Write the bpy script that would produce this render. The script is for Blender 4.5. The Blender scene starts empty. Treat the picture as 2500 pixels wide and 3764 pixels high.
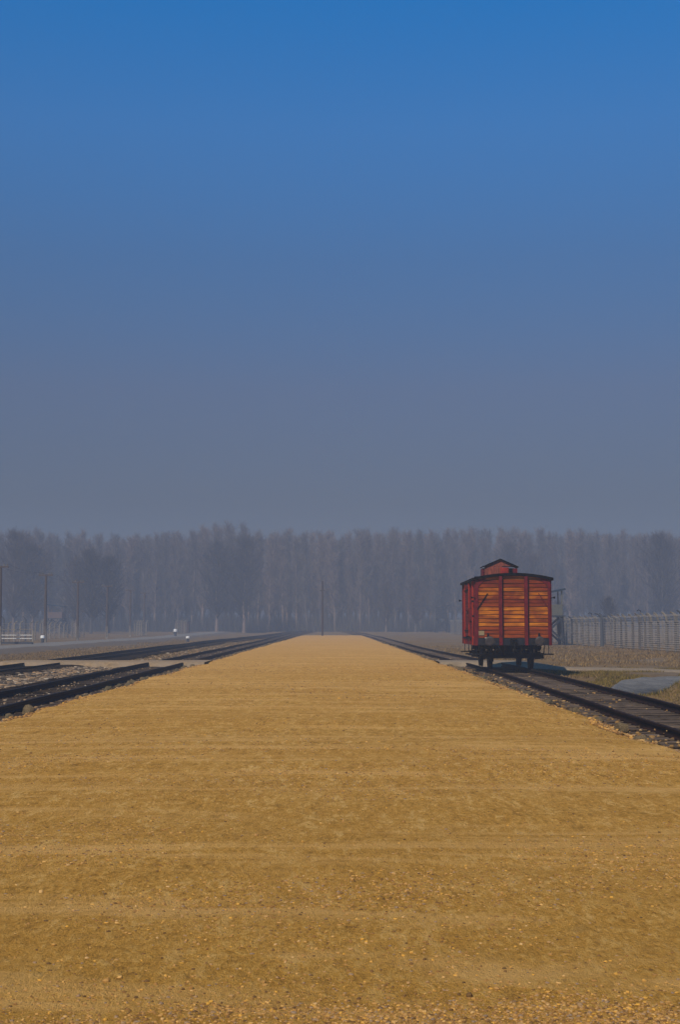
import bpy, math, random
import numpy as np
from mathutils import Vector, Matrix

random.seed(7)
RNG = np.random.default_rng(7)
R = math.radians
scene = bpy.context.scene
COL = scene.collection

# ------------------------------------------------------------------ camera
cam_d = bpy.data.cameras.new('camera')
cam = bpy.data.objects.new('camera', cam_d)
COL.objects.link(cam)
cam.location = (0.0, 0.0, 1.75)
cam.rotation_euler = (R(90 + 4.65), 0, R(-0.22))
cam_d.sensor_fit = 'HORIZONTAL'
cam_d.sensor_width = 36
cam_d.lens = 74.2
cam_d.clip_start = 0.1
cam_d.clip_end = 4000
scene.camera = cam

# ------------------------------------------------------------------ light
SUN_AZ, SUN_EL = 27, 44          # degrees to the left of straight behind the camera, height
to_sun = Vector((-math.sin(R(SUN_AZ)) * math.cos(R(SUN_EL)), -math.cos(R(SUN_AZ)) * math.cos(R(SUN_EL)), math.sin(R(SUN_EL))))
sd = bpy.data.lights.new('sun', 'SUN')
sd.energy = 3.9
sd.angle = R(0.6)
sd.color = (1.0, 0.86, 0.66)
sun = bpy.data.objects.new('sun', sd)
COL.objects.link(sun)
sun.location = (-30, -20, 40)
sun.rotation_euler = to_sun.to_track_quat('Z', 'Y').to_euler()

world = bpy.data.worlds.new('World')
scene.world = world
world.use_nodes = True
nt = world.node_tree
bg = nt.nodes['Background']
sky = nt.nodes.new('ShaderNodeTexSky')
sky.sky_type = 'NISHITA'
sky.sun_disc = False
sky.sun_elevation = R(SUN_EL)
sky.sun_rotation = R(180 + SUN_AZ)
sky.air_density = 1; sky.dust_density = 1; sky.ozone_density = 1
tc = nt.nodes.new('ShaderNodeTexCoord')
sep = nt.nodes.new('ShaderNodeSeparateXYZ')
nt.links.new(tc.outputs['Generated'], sep.inputs[0])
asn = nt.nodes.new('ShaderNodeMath'); asn.operation = 'ARCSINE'
nt.links.new(sep.outputs['Z'], asn.inputs[0])
deg = nt.nodes.new('ShaderNodeMath'); deg.operation = 'DIVIDE'; deg.inputs[1].default_value = math.pi / 2
nt.links.new(asn.outputs[0], deg.inputs[0])
tone = nt.nodes.new('ShaderNodeValToRGB')
SKY_TONE = [  # elevation in degrees, tone of the hazy spring air against a clean sky
    (0, (0.42, 0.50, 0.74)), (5, (0.39, 0.42, 0.58)), (9.6, (0.56, 0.64, 0.90)), (14.8, (0.44, 0.92, 1.45)),
    (19.9, (0.36, 1.34, 2.25)), (24.7, (0.02, 1.50, 2.75)), (45, (0.08, 0.95, 1.75)), (90, (0.10, 0.75, 1.35))]
els = tone.color_ramp.elements
while len(els) > 1:
    els.remove(els[-1])
for i, (e, c) in enumerate(SKY_TONE):
    el = els[0] if i == 0 else els.new(e / 90)
    el.position = e / 90
    el.color = (c[0] / 4, c[1] / 4, c[2] / 4, 1)
nt.links.new(deg.outputs[0], tone.inputs[0])
mul = nt.nodes.new('ShaderNodeVectorMath'); mul.operation = 'MULTIPLY'
nt.links.new(sky.outputs[0], mul.inputs[0]); nt.links.new(tone.outputs[0], mul.inputs[1])
sc4 = nt.nodes.new('ShaderNodeVectorMath'); sc4.operation = 'SCALE'; sc4.inputs['Scale'].default_value = 4
nt.links.new(mul.outputs[0], sc4.inputs[0])
nt.links.new(sc4.outputs[0], bg.inputs['Color'])
bg.inputs['Strength'].default_value = 0.05

vs = scene.view_settings
vs.view_transform = 'Standard'; vs.look = 'None'; vs.exposure = 0; vs.gamma = 1
vs.use_curve_mapping = False
scene.render.engine = 'CYCLES'
scene.cycles.use_denoising = True
scene.cycles.max_bounces = 5
scene.cycles.diffuse_bounces = 2
scene.cycles.glossy_bounces = 2
scene.cycles.volume_bounces = 1
scene.cycles.caustics_reflective = False
scene.cycles.caustics_refractive = False

# ------------------------------------------------------------------ helpers
class MB:
    """collects vertices and faces for ONE mesh"""
    def __init__(self):
        self.v = []; self.f = []; self.n = 0
    def add(self, verts, faces):
        verts = np.asarray(verts, dtype=float).reshape(-1, 3)
        self.v.append(verts)
        for f in faces:
            self.f.append([i + self.n for i in f])
        self.n += len(verts)
        return self
    def box(self, c, s, rot=None, taper=1.0, jit=0.0):
        x, y, z = s[0] / 2, s[1] / 2, s[2] / 2
        p = np.array([(-x, -y, -z), (x, -y, -z), (x, y, -z), (-x, y, -z),
                      (-x * taper, -y * taper, z), (x * taper, -y * taper, z), (x * taper, y * taper, z), (-x * taper, y * taper, z)])
        if jit:
            p = p + RNG.uniform(-jit, jit, p.shape)
        if rot is not None:
            m = np.array(rot.to_3x3() if hasattr(rot, 'to_3x3') else rot)
            p = p @ m.T
        p = p + np.array(c)
        return self.add(p, [(0, 3, 2, 1), (4, 5, 6, 7), (0, 1, 5, 4), (1, 2, 6, 5), (2, 3, 7, 6), (3, 0, 4, 7)])
    def bar(self, a, b, w, h=None):
        """square bar from a to b"""
        a = Vector(a); b = Vector(b); h = h or w
        d = b - a
        q = d.to_track_quat('Z', 'Y').to_matrix()
        return self.box((a + b) / 2, (w, h, d.length), rot=q)
    def tube(self, pts, rad, n=8, cap=True):
        pts = [Vector(p) for p in pts]
        if not hasattr(rad, '__len__'):
            rad = [rad] * len(pts)
        V = []
        prev = None
        for i, p in enumerate(pts):
            t = (pts[min(i + 1, len(pts) - 1)] - pts[max(i - 1, 0)]).normalized()
            ref = Vector((0, 0, 1)) if abs(t.z) < 0.9 else Vector((1, 0, 0))
            if prev is None:
                u = t.cross(ref).normalized()
            else:
                u = (prev - t * prev.dot(t)).normalized()
            prev = u
            w = t.cross(u)
            for k in range(n):
                a = 2 * math.pi * k / n
                V.append(p + (u * math.cos(a) + w * math.sin(a)) * rad[i])
        F = []
        for i in range(len(pts) - 1):
            for k in range(n):
                k2 = (k + 1) % n
                F.append((i * n + k, i * n + k2, (i + 1) * n + k2, (i + 1) * n + k))
        if cap:
            F.append(tuple(range(n))[::-1]); F.append(tuple((len(pts) - 1) * n + k for k in range(n)))
        return self.add([tuple(v) for v in V], F)
    def prism(self, poly, axis, a, b):
        """extrude a 2-D outline along axis from a to b; poly is in the other two axes in order"""
        n = len(poly); V = []
        for t in (a, b):
            for (p, q) in poly:
                if axis == 'y': V.append((p, t, q))
                elif axis == 'x': V.append((t, p, q))
                else: V.append((p, q, t))
        F = [tuple(range(n)), tuple(range(n, 2 * n))[::-1]]
        for k in range(n):
            k2 = (k + 1) % n
            F.append((k, n + k, n + k2, k2))
        return self.add(V, F)
    def mesh(self, name, mats, smooth=False):
        me = bpy.data.meshes.new(name)
        V = np.concatenate(self.v) if self.v else np.zeros((0, 3))
        me.from_pydata([tuple(p) for p in V], [], self.f)
        if not isinstance(mats, (list, tuple)): mats = [mats]
        for m in mats: me.materials.append(m)
        bmfix(me)
        if smooth:
            me.polygons.foreach_set('use_smooth', [True] * len(me.polygons))
        me.update()
        return me
    def build(self, name, mats, parent=None, smooth=False, **kw):
        return link(name, self.mesh(name, mats, smooth), parent, **kw)

import bmesh
def bmfix(me):
    if len(me.polygons) > 60000: return
    bm = bmesh.new(); bm.from_mesh(me)
    bmesh.ops.recalc_face_normals(bm, faces=bm.faces)
    bm.to_mesh(me); bm.free()

def raw_mesh(name, verts, faces, mat, smooth=False):
    """fast numpy mesh; faces is an (n,k) array"""
    faces = np.asarray(faces, dtype=np.int32); k = faces.shape[1]
    me = bpy.data.meshes.new(name)
    me.vertices.add(len(verts)); me.vertices.foreach_set('co', np.asarray(verts, dtype=np.float32).ravel())
    me.loops.add(faces.size); me.loops.foreach_set('vertex_index', faces.ravel())
    me.polygons.add(len(faces))
    me.polygons.foreach_set('loop_start', np.arange(0, faces.size, k, dtype=np.int32))
    me.polygons.foreach_set('loop_total', np.full(len(faces), k, dtype=np.int32))
    me.polygons.foreach_set('use_smooth', np.full(len(faces), smooth))
    me.materials.append(mat)
    me.update(calc_edges=True); me.validate()
    return me

def link(name, data, parent=None, loc=None, rot=None, label=None, cat=None, group=None, kind=None):
    o = bpy.data.objects.new(name, data); COL.objects.link(o)
    if parent is not None: o.parent = parent
    if loc is not None: o.location = loc
    if rot is not None: o.rotation_euler = rot
    if label: o['label'] = label
    if cat: o['category'] = cat
    if group: o['group'] = group
    if kind: o['kind'] = kind
    return o

def thing(name, label, cat, loc=(0, 0, 0), rz=0, group=None):
    return link(name, None, None, loc, (0, 0, rz), label, cat, group)

def copy_tree(o, parent=None):
    c = o.copy(); COL.objects.link(c)
    if parent is not None: c.parent = parent
    for ch in [x for x in o.children]:
        copy_tree(ch, c)
    return c

# smooth value noise ---------------------------------------------------------
_perm = np.random.default_rng(3).random((256, 256))
def vnoise(x, y):
    x = np.asarray(x, float); y = np.asarray(y, float)
    xi = np.floor(x).astype(int); yi = np.floor(y).astype(int)
    fx = x - xi; fy = y - yi
    fx = fx * fx * (3 - 2 * fx); fy = fy * fy * (3 - 2 * fy)
    g = lambda a, b: _perm[a % 256, b % 256]
    return ((g(xi, yi) * (1 - fx) + g(xi + 1, yi) * fx) * (1 - fy) +
            (g(xi, yi + 1) * (1 - fx) + g(xi + 1, yi + 1) * fx) * fy) * 2 - 1
def fbm(x, y, oct=3):
    s = 0; a = 1
    for i in range(oct):
        s = s + a * vnoise(np.asarray(x) * 2 ** i + 17.3 * i, np.asarray(y) * 2 ** i + 5.1 * i); a *= 0.5
    return s

# ------------------------------------------------------------------ materials
def mat(name, base=(0.5, 0.5, 0.5), rough=0.9, metal=0.0, spec=0.2):
    m = bpy.data.materials.new(name); m.use_nodes = True
    b = m.node_tree.nodes['Principled BSDF']
    b.inputs['Base Color'].default_value = (*base, 1)
    b.inputs['Roughness'].default_value = rough
    b.inputs['Metallic'].default_value = metal
    b.inputs['Specular IOR Level'].default_value = spec
    return m

class N:
    """tiny node-graph helper"""
    def __init__(self, m):
        self.t = m.node_tree; self.b = self.t.nodes['Principled BSDF']; self.L = self.t.links.new
        self.tc = self.t.nodes.new('ShaderNodeTexCoord')
    def new(self, ty): return self.t.nodes.new(ty)
    def coord(self, kind='Object', scale=(1, 1, 1), rot=(0, 0, 0)):
        mp = self.new('ShaderNodeMapping'); mp.inputs['Scale'].default_value = scale; mp.inputs['Rotation'].default_value = rot
        self.L(self.tc.outputs[kind], mp.inputs[0]); return mp.outputs[0]
    def noise(self, vec, scale, detail=4, rough=0.6, dist=0):
        n = self.new('ShaderNodeTexNoise'); n.inputs['Scale'].default_value = scale
        n.inputs['Detail'].default_value = detail; n.inputs['Roughness'].default_value = rough; n.inputs['Distortion'].default_value = dist
        self.L(vec, n.inputs['Vector']); return n.outputs['Fac']
    def voro(self, vec, scale, out='Distance', feature='F1'):
        n = self.new('ShaderNodeTexVoronoi'); n.inputs['Scale'].default_value = scale; n.feature = feature
        self.L(vec, n.inputs['Vector']); return n.outputs[out]
    def ramp(self, fac, stops, interp='LINEAR'):
        r = self.new('ShaderNodeValToRGB'); r.color_ramp.interpolation = interp
        e = r.color_ramp.elements
        while len(e) > 1: e.remove(e[-1])
        for i, (p, c) in enumerate(stops):
            if not hasattr(c, '__len__'): c = (c, c, c)
            k = e[0] if i == 0 else e.new(p)
            k.position = p; k.color = (*c, 1)
        self.L(fac, r.inputs[0]); return r.outputs[0]
    def mix(self, fac, a, b, mode='MIX'):
        m = self.new('ShaderNodeMix'); m.data_type = 'RGBA'; m.blend_type = mode
        for v, s in ((fac, m.inputs[0]), (a, m.inputs[6]), (b, m.inputs[7])):
            if hasattr(v, 'is_output'): self.L(v, s)
            elif hasattr(v, '__len__'): s.default_value = (*v, 1)
            else: s.default_value = v
        return m.outputs[2]
    def math(self, op, a, b=None):
        m = self.new('ShaderNodeMath'); m.operation = op
        for v, s in ((a, m.inputs[0]), (b, m.inputs[1])):
            if v is None: continue
            if hasattr(v, 'is_output'): self.L(v, s)
            else: s.default_value = v
        return m.outputs[0]
    def island(self):
        return self.new('ShaderNodeNewGeometry').outputs['Random Per Island']
    def objrand(self):
        return self.new('ShaderNodeObjectInfo').outputs['Random']
    def color(self, c): self.L(c, self.b.inputs['Base Color'])
    def bump(self, h, strength=0.5, dist=0.02):
        b = self.new('ShaderNodeBump'); b.inputs['Strength'].default_value = strength; b.inputs['Distance'].default_value = dist
        self.L(h, b.inputs['Height']); self.L(b.outputs[0], self.b.inputs['Normal'])

# golden packed dirt of the platform
M_dirt = mat('packed_dirt', rough=0.95, spec=0.1); g = N(M_dirt)
p = g.coord()
fine = g.noise(p, 55, 6, 0.8)
grit = g.noise(g.coord(scale=(1, 0.42, 1)), 24, 4, 0.8, 0.3)
med = g.noise(p, 3.5, 4, 0.6)
big = g.noise(g.coord(scale=(0.35, 0.5, 1)), 0.55, 5, 0.65, 0.4)
str_ = g.noise(g.coord(scale=(0.13, 0.85, 1), rot=(0, 0, R(3))), 0.8, 7, 0.72, 1.2)
c1 = g.ramp(fine, [(0.30, (0.166, 0.077, 0.013)), (0.44, (0.516, 0.257, 0.039)), (0.58, (0.673, 0.339, 0.056)), (0.74, (0.848, 0.505, 0.127))])
c1 = g.mix(g.ramp(grit, [(0.52, 0), (0.66, 0.85)]), c1, (0.792, 0.469, 0.127))
c1 = g.mix(g.ramp(grit, [(0.32, 0.9), (0.46, 0)]), c1, (0.249, 0.117, 0.023))
sq = g.new('ShaderNodeSeparateXYZ'); g.L(g.tc.outputs['Object'], sq.inputs[0])
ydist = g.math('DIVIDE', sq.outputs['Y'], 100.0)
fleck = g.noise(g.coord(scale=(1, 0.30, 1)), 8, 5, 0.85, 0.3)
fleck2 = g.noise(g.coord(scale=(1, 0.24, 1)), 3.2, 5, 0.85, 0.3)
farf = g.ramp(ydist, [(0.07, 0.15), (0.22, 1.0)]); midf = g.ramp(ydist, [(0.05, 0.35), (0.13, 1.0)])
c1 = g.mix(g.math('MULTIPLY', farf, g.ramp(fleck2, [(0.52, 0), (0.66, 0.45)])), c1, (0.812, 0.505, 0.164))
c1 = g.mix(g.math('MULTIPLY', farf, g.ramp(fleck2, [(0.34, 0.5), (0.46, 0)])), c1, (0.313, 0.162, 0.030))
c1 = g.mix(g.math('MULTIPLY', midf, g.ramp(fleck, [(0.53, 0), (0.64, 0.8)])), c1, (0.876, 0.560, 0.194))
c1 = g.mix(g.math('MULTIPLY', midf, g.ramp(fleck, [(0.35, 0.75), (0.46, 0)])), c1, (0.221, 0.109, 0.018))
c2 = g.mix(g.ramp(str_, [(0.50, 0), (0.60, 0.65)]), c1, (0.812, 0.469, 0.150))  # pale streaks: lighter gravel, plus sunlit ridges put into the colour
c3 = g.mix(g.ramp(big, [(0.42, 0), (0.72, 0.45)]), c2, (0.516, 0.257, 0.045))
c4 = g.mix(g.ramp(med, [(0.45, 0.0), (0.7, 0.25)]), c3, (0.608, 0.342, 0.082))
# the far length of the platform is tinted paler and pinker with distance
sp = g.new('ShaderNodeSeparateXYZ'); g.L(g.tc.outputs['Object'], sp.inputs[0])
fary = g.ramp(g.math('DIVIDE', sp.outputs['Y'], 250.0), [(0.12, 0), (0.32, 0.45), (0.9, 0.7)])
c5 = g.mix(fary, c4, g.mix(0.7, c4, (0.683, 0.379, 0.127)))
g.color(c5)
hgt = g.math('ADD', g.math('MULTIPLY', fine, 0.5), g.math('MULTIPLY', grit, 1.0))
g.bump(hgt, 0.8, 0.055)

M_peb = mat('pebbles', rough=0.8, spec=0.2); g = N(M_peb)
g.color(g.ramp(g.island(), [(0, (0.13, 0.07, 0.025)), (0.25, (0.32, 0.16, 0.045)), (0.6, (0.52, 0.28, 0.08)), (0.75, (0.26, 0.18, 0.12)), (0.9, (0.66, 0.34, 0.05)), (1, (0.58, 0.36, 0.15))]))

# ground away from the platform
M_ground = mat('dry_ground', rough=1.0, spec=0.05); g = N(M_ground)
p = g.coord()
n1 = g.noise(p, 0.35, 6, 0.65); n2 = g.noise(p, 4, 5, 0.7); n3 = g.noise(g.coord(scale=(0.5, 0.15, 1)), 0.5, 4, 0.6)
gc = g.ramp(n2, [(0.3, (0.07, 0.048, 0.027)), (0.5, (0.17, 0.115, 0.06)), (0.72, (0.30, 0.20, 0.105))])
gc = g.mix(g.ramp(n1, [(0.42, 0), (0.62, 0.7)]), gc, (0.24, 0.145, 0.055))
gc = g.mix(g.ramp(n3, [(0.5, 0), (0.66, 0.6)]), gc, (0.20, 0.165, 0.13))
sp = g.new('ShaderNodeSeparateXYZ'); g.L(g.tc.outputs['Object'], sp.inputs[0])
wob = g.math('ADD', sp.outputs['X'], g.math('MULTIPLY', g.math('SUBTRACT', n1, 0.5), 5.0))
left = g.ramp(g.math('DIVIDE', g.math('ADD', wob, 40.0), 40.0), [(0.32, 0), (0.35, 1), (0.43, 1), (0.47, 0)])   # grey trodden strip left of the tracks
gc = g.mix(g.math('MULTIPLY', left, 0.75), gc, (0.13, 0.115, 0.105))
g.color(gc); g.bump(n2, 0.8, 0.12)

M_path = mat('pale_path', rough=0.95, spec=0.1); g = N(M_path)
n = g.noise(g.coord(), 3, 6, 0.7)
g.color(g.ramp(n, [(0.3, (0.20, 0.15, 0.10)), (0.7, (0.34, 0.265, 0.185))])); g.bump(n, 0.5, 0.04)
M_road = mat('pale_grey_road', rough=0.95, spec=0.1); g = N(M_road)
n = g.noise(g.coord(), 2, 6, 0.7)
g.color(g.ramp(n, [(0.3, (0.16, 0.145, 0.13)), (0.7, (0.26, 0.235, 0.205))])); g.bump(n, 0.5, 0.04)
M_cross = mat('trodden_earth', rough=0.95, spec=0.1); g = N(M_cross)
n = g.noise(g.coord(), 5, 6, 0.7); n2 = g.noise(g.coord(), 0.8, 3, 0.6)
g.color(g.mix(g.ramp(n2, [(0.4, 0), (0.6, 0.7)]), g.ramp(n, [(0.3, (0.17, 0.115, 0.06)), (0.7, (0.46, 0.31, 0.17))]), (0.31, 0.235, 0.165))); g.bump(n, 0.7, 0.04)
M_bed = mat('track_bed_cinders', rough=1.0, spec=0.05); g = N(M_bed)
n = g.noise(g.coord(), 9, 6, 0.75); n2 = g.noise(g.coord(), 1.1, 4, 0.6)
g.color(g.mix(g.ramp(n2, [(0.50, 0), (0.7, 0.45)]), g.ramp(n, [(0.35, (0.006, 0.005, 0.004)), (0.6, (0.026, 0.018, 0.013)), (0.8, (0.09, 0.06, 0.035))]), (0.16, 0.105, 0.055)))
g.bump(n, 0.9, 0.06)

M_sleeper = mat('old_sleeper_wood', rough=0.9, spec=0.15); g = N(M_sleeper)
n = g.noise(g.coord(scale=(0.6, 12, 4)), 4, 5, 0.7)
g.color(g.mix(g.objrand(), g.ramp(n, [(0.38, (0.015, 0.010, 0.008)), (0.68, (0.10, 0.072, 0.052))]), g.ramp(n, [(0.38, (0.035, 0.024, 0.016)), (0.68, (0.17, 0.12, 0.085))])))
g.bump(n, 0.7, 0.01)
M_sleeper_pale = mat('weathered_sleeper_wood', rough=0.9, spec=0.15); g = N(M_sleeper_pale)
n = g.noise(g.coord(scale=(0.6, 12, 4)), 4, 5, 0.7)
g.color(g.mix(g.objrand(), g.ramp(n, [(0.38, (0.035, 0.025, 0.018)), (0.68, (0.17, 0.12, 0.085))]), g.ramp(n, [(0.38, (0.07, 0.05, 0.035)), (0.68, (0.26, 0.19, 0.14))])))
g.bump(n, 0.7, 0.01)

M_rail = mat('dark_rail_steel', rough=0.7, metal=0.0, spec=0.25); g = N(M_rail)
n = g.noise(g.coord(scale=(1, 0.4, 1)), 5, 5, 0.7)
g.color(g.ramp(n, [(0.35, (0.0035, 0.0025, 0.003)), (0.7, (0.012, 0.008, 0.007))]))
M_rail_rust = mat('rusted_rail_steel', rough=0.85, spec=0.15); g = N(M_rail_rust)
n = g.noise(g.coord(scale=(1, 0.4, 1)), 5, 5, 0.7)
g.color(g.ramp(n, [(0.35, (0.006, 0.003, 0.003)), (0.7, (0.032, 0.013, 0.008))]))

M_stone = mat('field_stone', rough=0.9, spec=0.15); g = N(M_stone)
n = g.noise(g.coord(), 7, 5, 0.65)
g.color(g.mix(g.objrand(), g.ramp(n, [(0.3, (0.06, 0.042, 0.022)), (0.7, (0.26, 0.18, 0.095))]), g.ramp(n, [(0.3, (0.05, 0.042, 0.024)), (0.7, (0.17, 0.135, 0.08))])))
g.bump(n, 0.6, 0.03)
M_ball = mat('loose_stones', rough=0.9, spec=0.1); g = N(M_ball)
g.color(g.ramp(g.island(), [(0, (0.04, 0.032, 0.026)), (0.3, (0.10, 0.08, 0.06)), (0.6, (0.20, 0.145, 0.10)), (0.85, (0.36, 0.22, 0.11)), (1, (0.42, 0.35, 0.27))]))
M_litter = mat('tan_stone_chips', rough=0.9, spec=0.1); g = N(M_litter)
g.color(g.ramp(g.island(), [(0, (0.05, 0.035, 0.02)), (0.4, (0.14, 0.085, 0.04)), (0.8, (0.32, 0.18, 0.06)), (1, (0.5, 0.32, 0.15))]))
M_grass = mat('dry_grass_blades', rough=0.9, spec=0.05); g = N(M_grass)
g.color(g.ramp(g.island(), [(0, (0.055, 0.038, 0.017)), (0.4, (0.17, 0.105, 0.042)), (0.75, (0.30, 0.19, 0.075)), (1, (0.40, 0.27, 0.13))]))
M_grass_g = mat('yellow_green_grass_blades', rough=0.9, spec=0.05); g = N(M_grass_g)
g.color(g.ramp(g.island(), [(0, (0.035, 0.032, 0.010)), (0.4, (0.12, 0.092, 0.020)), (0.75, (0.23, 0.16, 0.035)), (1, (0.33, 0.22, 0.06))]))

M_ditch = mat('grey_gravel_lining', rough=0.8, spec=0.25); g = N(M_ditch)
n = g.noise(g.coord(scale=(1, 1, 1)), 1.6, 6, 0.7, 0.5); nf = g.noise(g.coord(), 16, 4, 0.7)
sz_ = g.new('ShaderNodeSeparateXYZ'); g.L(g.tc.outputs['Object'], sz_.inputs[0])
lighter = g.ramp(g.math('ADD', g.math('ADD', sz_.outputs['Z'], 0.55), g.math('MULTIPLY', n, 0.25)), [(0.40, 0), (0.62, 1)])  # lining darkens towards the bottom
g.color(g.mix(g.math('MULTIPLY', g.math('SUBTRACT', 1.0, lighter), 0.8), g.mix(0.45, g.ramp(n, [(0.35, (0.02, 0.021, 0.022)), (0.65, (0.15, 0.14, 0.125))]), g.ramp(nf, [(0.3, (0.10, 0.10, 0.10)), (0.7, (0.42, 0.40, 0.37))])), (0.018, 0.019, 0.02))); g.bump(nf, 0.7, 0.04)

def plank_mat(name, stops_a, stops_b, grain=(0.35, 6, 9), dark=0.75):
    m = mat(name, rough=0.75, spec=0.2); g = N(m)
    r = g.objrand()
    off = g.new('ShaderNodeVectorMath'); off.operation = 'ADD'
    cmb = g.new('ShaderNodeCombineXYZ')
    g.L(g.math('MULTIPLY', r, 37.0), cmb.inputs[0]); g.L(g.math('MULTIPLY', r, 91.0), cmb.inputs[1]); g.L(g.math('MULTIPLY', r, 53.0), cmb.inputs[2])
    g.L(g.coord(scale=grain), off.inputs[0]); g.L(cmb.outputs[0], off.inputs[1])
    n = g.noise(off.outputs[0], 2.6, 5, 0.65, 0.5)
    off2 = g.new('ShaderNodeVectorMath'); off2.operation = 'ADD'
    g.L(g.coord(scale=(1.3, 1.3, 1.3)), off2.inputs[0]); g.L(cmb.outputs[0], off2.inputs[1])
    n2 = g.noise(off2.outputs[0], 1.4, 3, 0.5)
    a = g.ramp(n, stops_a); b = g.ramp(n, stops_b)
    f = g.math('ADD', g.math('MULTIPLY', r, 0.65), g.math('MULTIPLY', g.ramp(n2, [(0.38, 0), (0.60, 1)]), 0.45))
    c = g.mix(f, a, b)
    n3 = g.noise(off.outputs[0], 5.5, 3, 0.6)
    c = g.mix(g.ramp(n3, [(0.56, 0), (0.70, dark)]), c, (0.03, 0.014, 0.012))
    g.color(c); g.bump(n, 0.4, 0.01)
    return m
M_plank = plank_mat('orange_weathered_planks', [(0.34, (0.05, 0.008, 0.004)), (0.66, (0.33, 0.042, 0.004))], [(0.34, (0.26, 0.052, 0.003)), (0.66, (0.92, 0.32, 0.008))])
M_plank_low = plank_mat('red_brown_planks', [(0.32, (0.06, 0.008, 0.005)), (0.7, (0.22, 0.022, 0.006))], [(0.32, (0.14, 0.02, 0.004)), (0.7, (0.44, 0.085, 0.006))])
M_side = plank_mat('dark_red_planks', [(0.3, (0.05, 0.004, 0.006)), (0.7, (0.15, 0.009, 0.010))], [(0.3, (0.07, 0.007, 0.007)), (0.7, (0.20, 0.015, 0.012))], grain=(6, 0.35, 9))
M_red = mat('crimson_painted_iron', rough=0.7, spec=0.2); g = N(M_red)
n = g.noise(g.coord(), 6, 5, 0.7)
g.color(g.ramp(n, [(0.3, (0.06, 0.003, 0.007)), (0.7, (0.17, 0.008, 0.013))]))
M_red_bright = mat('bright_red_paint', rough=0.7, spec=0.2); g = N(M_red_bright)
n = g.noise(g.coord(), 3, 5, 0.7)
g.color(g.ramp(n, [(0.3, (0.18, 0.010, 0.007)), (0.7, (0.38, 0.03, 0.010))]))
M_cabin = plank_mat('faded_cabin_boards', [(0.3, (0.10, 0.03, 0.025)), (0.7, (0.24, 0.07, 0.05))], [(0.3, (0.14, 0.03, 0.02)), (0.7, (0.34, 0.085, 0.05))], grain=(7, 7, 0.6))
M_black = mat('black_iron', (0.0035, 0.0035, 0.005), 0.75, 0, 0.15)
M_roof = mat('black_roof_felt', rough=0.9, spec=0.05); g = N(M_roof)
g.color(g.ramp(g.noise(g.coord(), 3, 4), [(0.3, (0.003, 0.003, 0.0035)), (0.7, (0.008, 0.007, 0.007))]))
M_buffer = mat('worn_buffer_steel', rough=0.6, spec=0.3); g = N(M_buffer)
g.color(g.ramp(g.noise(g.coord(), 9, 4), [(0.3, (0.02, 0.018, 0.018)), (0.7, (0.06, 0.042, 0.04))]))
M_beam = mat('dark_buffer_beam', rough=0.8, spec=0.2); g = N(M_beam)
g.color(g.ramp(g.noise(g.coord(), 5, 4), [(0.3, (0.006, 0.007, 0.012)), (0.7, (0.022, 0.024, 0.036))]))
M_plate = mat('pale_metal_plate', (0.26, 0.20, 0.11), 0.7)
M_pale = mat('chalky_white_paint', (0.42, 0.40, 0.34), 0.7)

M_conc = mat('weathered_concrete', rough=0.9, spec=0.1); g = N(M_conc)
g.color(g.mix(g.objrand(), g.ramp(g.noise(g.coord(), 3, 5), [(0.3, (0.08, 0.072, 0.065)), (0.7, (0.17, 0.15, 0.13))]), g.ramp(g.noise(g.coord(), 3, 5), [(0.3, (0.20, 0.17, 0.13)), (0.7, (0.36, 0.31, 0.24))])))
M_conc_dark = mat('stained_dark_concrete', (0.07, 0.075, 0.085), 0.9)
M_wire = mat('galvanised_barbed_wire', (0.42, 0.36, 0.30), 0.7, 0.0, 0.3)
M_pole = mat('brown_pole_wood', rough=0.9, spec=0.1); g = N(M_pole)
g.color(g.ramp(g.noise(g.coord(scale=(6, 6, 0.5)), 3, 4), [(0.3, (0.06, 0.045, 0.038)), (0.7, (0.12, 0.09, 0.078))]))
M_tower = mat('grey_tower_timber', rough=0.9, spec=0.1); g = N(M_tower)
g.color(g.ramp(g.noise(g.coord(scale=(4, 4, 1)), 3, 4), [(0.3, (0.015, 0.02, 0.03)), (0.7, (0.04, 0.045, 0.055))]))
M_tower_panel = mat('pale_tower_boarding', rough=0.9, spec=0.1); g = N(M_tower_panel)
g.color(g.ramp(g.noise(g.coord(scale=(4, 4, 1)), 3, 4), [(0.3, (0.085, 0.085, 0.07)), (0.7, (0.15, 0.145, 0.12))]))
M_tower_brown = mat('brown_tower_timber', (0.075, 0.045, 0.038), 0.9)
M_bark = mat('tree_bark', rough=0.95, spec=0.05); g = N(M_bark)
g.color(g.mix(g.objrand(), (0.09, 0.085, 0.088), (0.30, 0.215, 0.17)))
M_twig = mat('bare_twigs', rough=0.95, spec=0.05); g = N(M_twig)
g.color(g.mix(g.objrand(), (0.105, 0.100, 0.105), (0.21, 0.155, 0.135)))
M_twig_dark = mat('dark_bare_twigs', rough=0.95, spec=0.05); g = N(M_twig_dark)
g.color(g.mix(g.objrand(), (0.045, 0.045, 0.052), (0.10, 0.075, 0.066)))
M_brush = mat('dark_brush', (0.065, 0.062, 0.062), 0.95)
M_white = mat('white_enamel', (0.85, 0.84, 0.82), 0.5)
M_slate = mat('slate_blue_metal', (0.05, 0.055, 0.07), 0.7)

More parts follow.
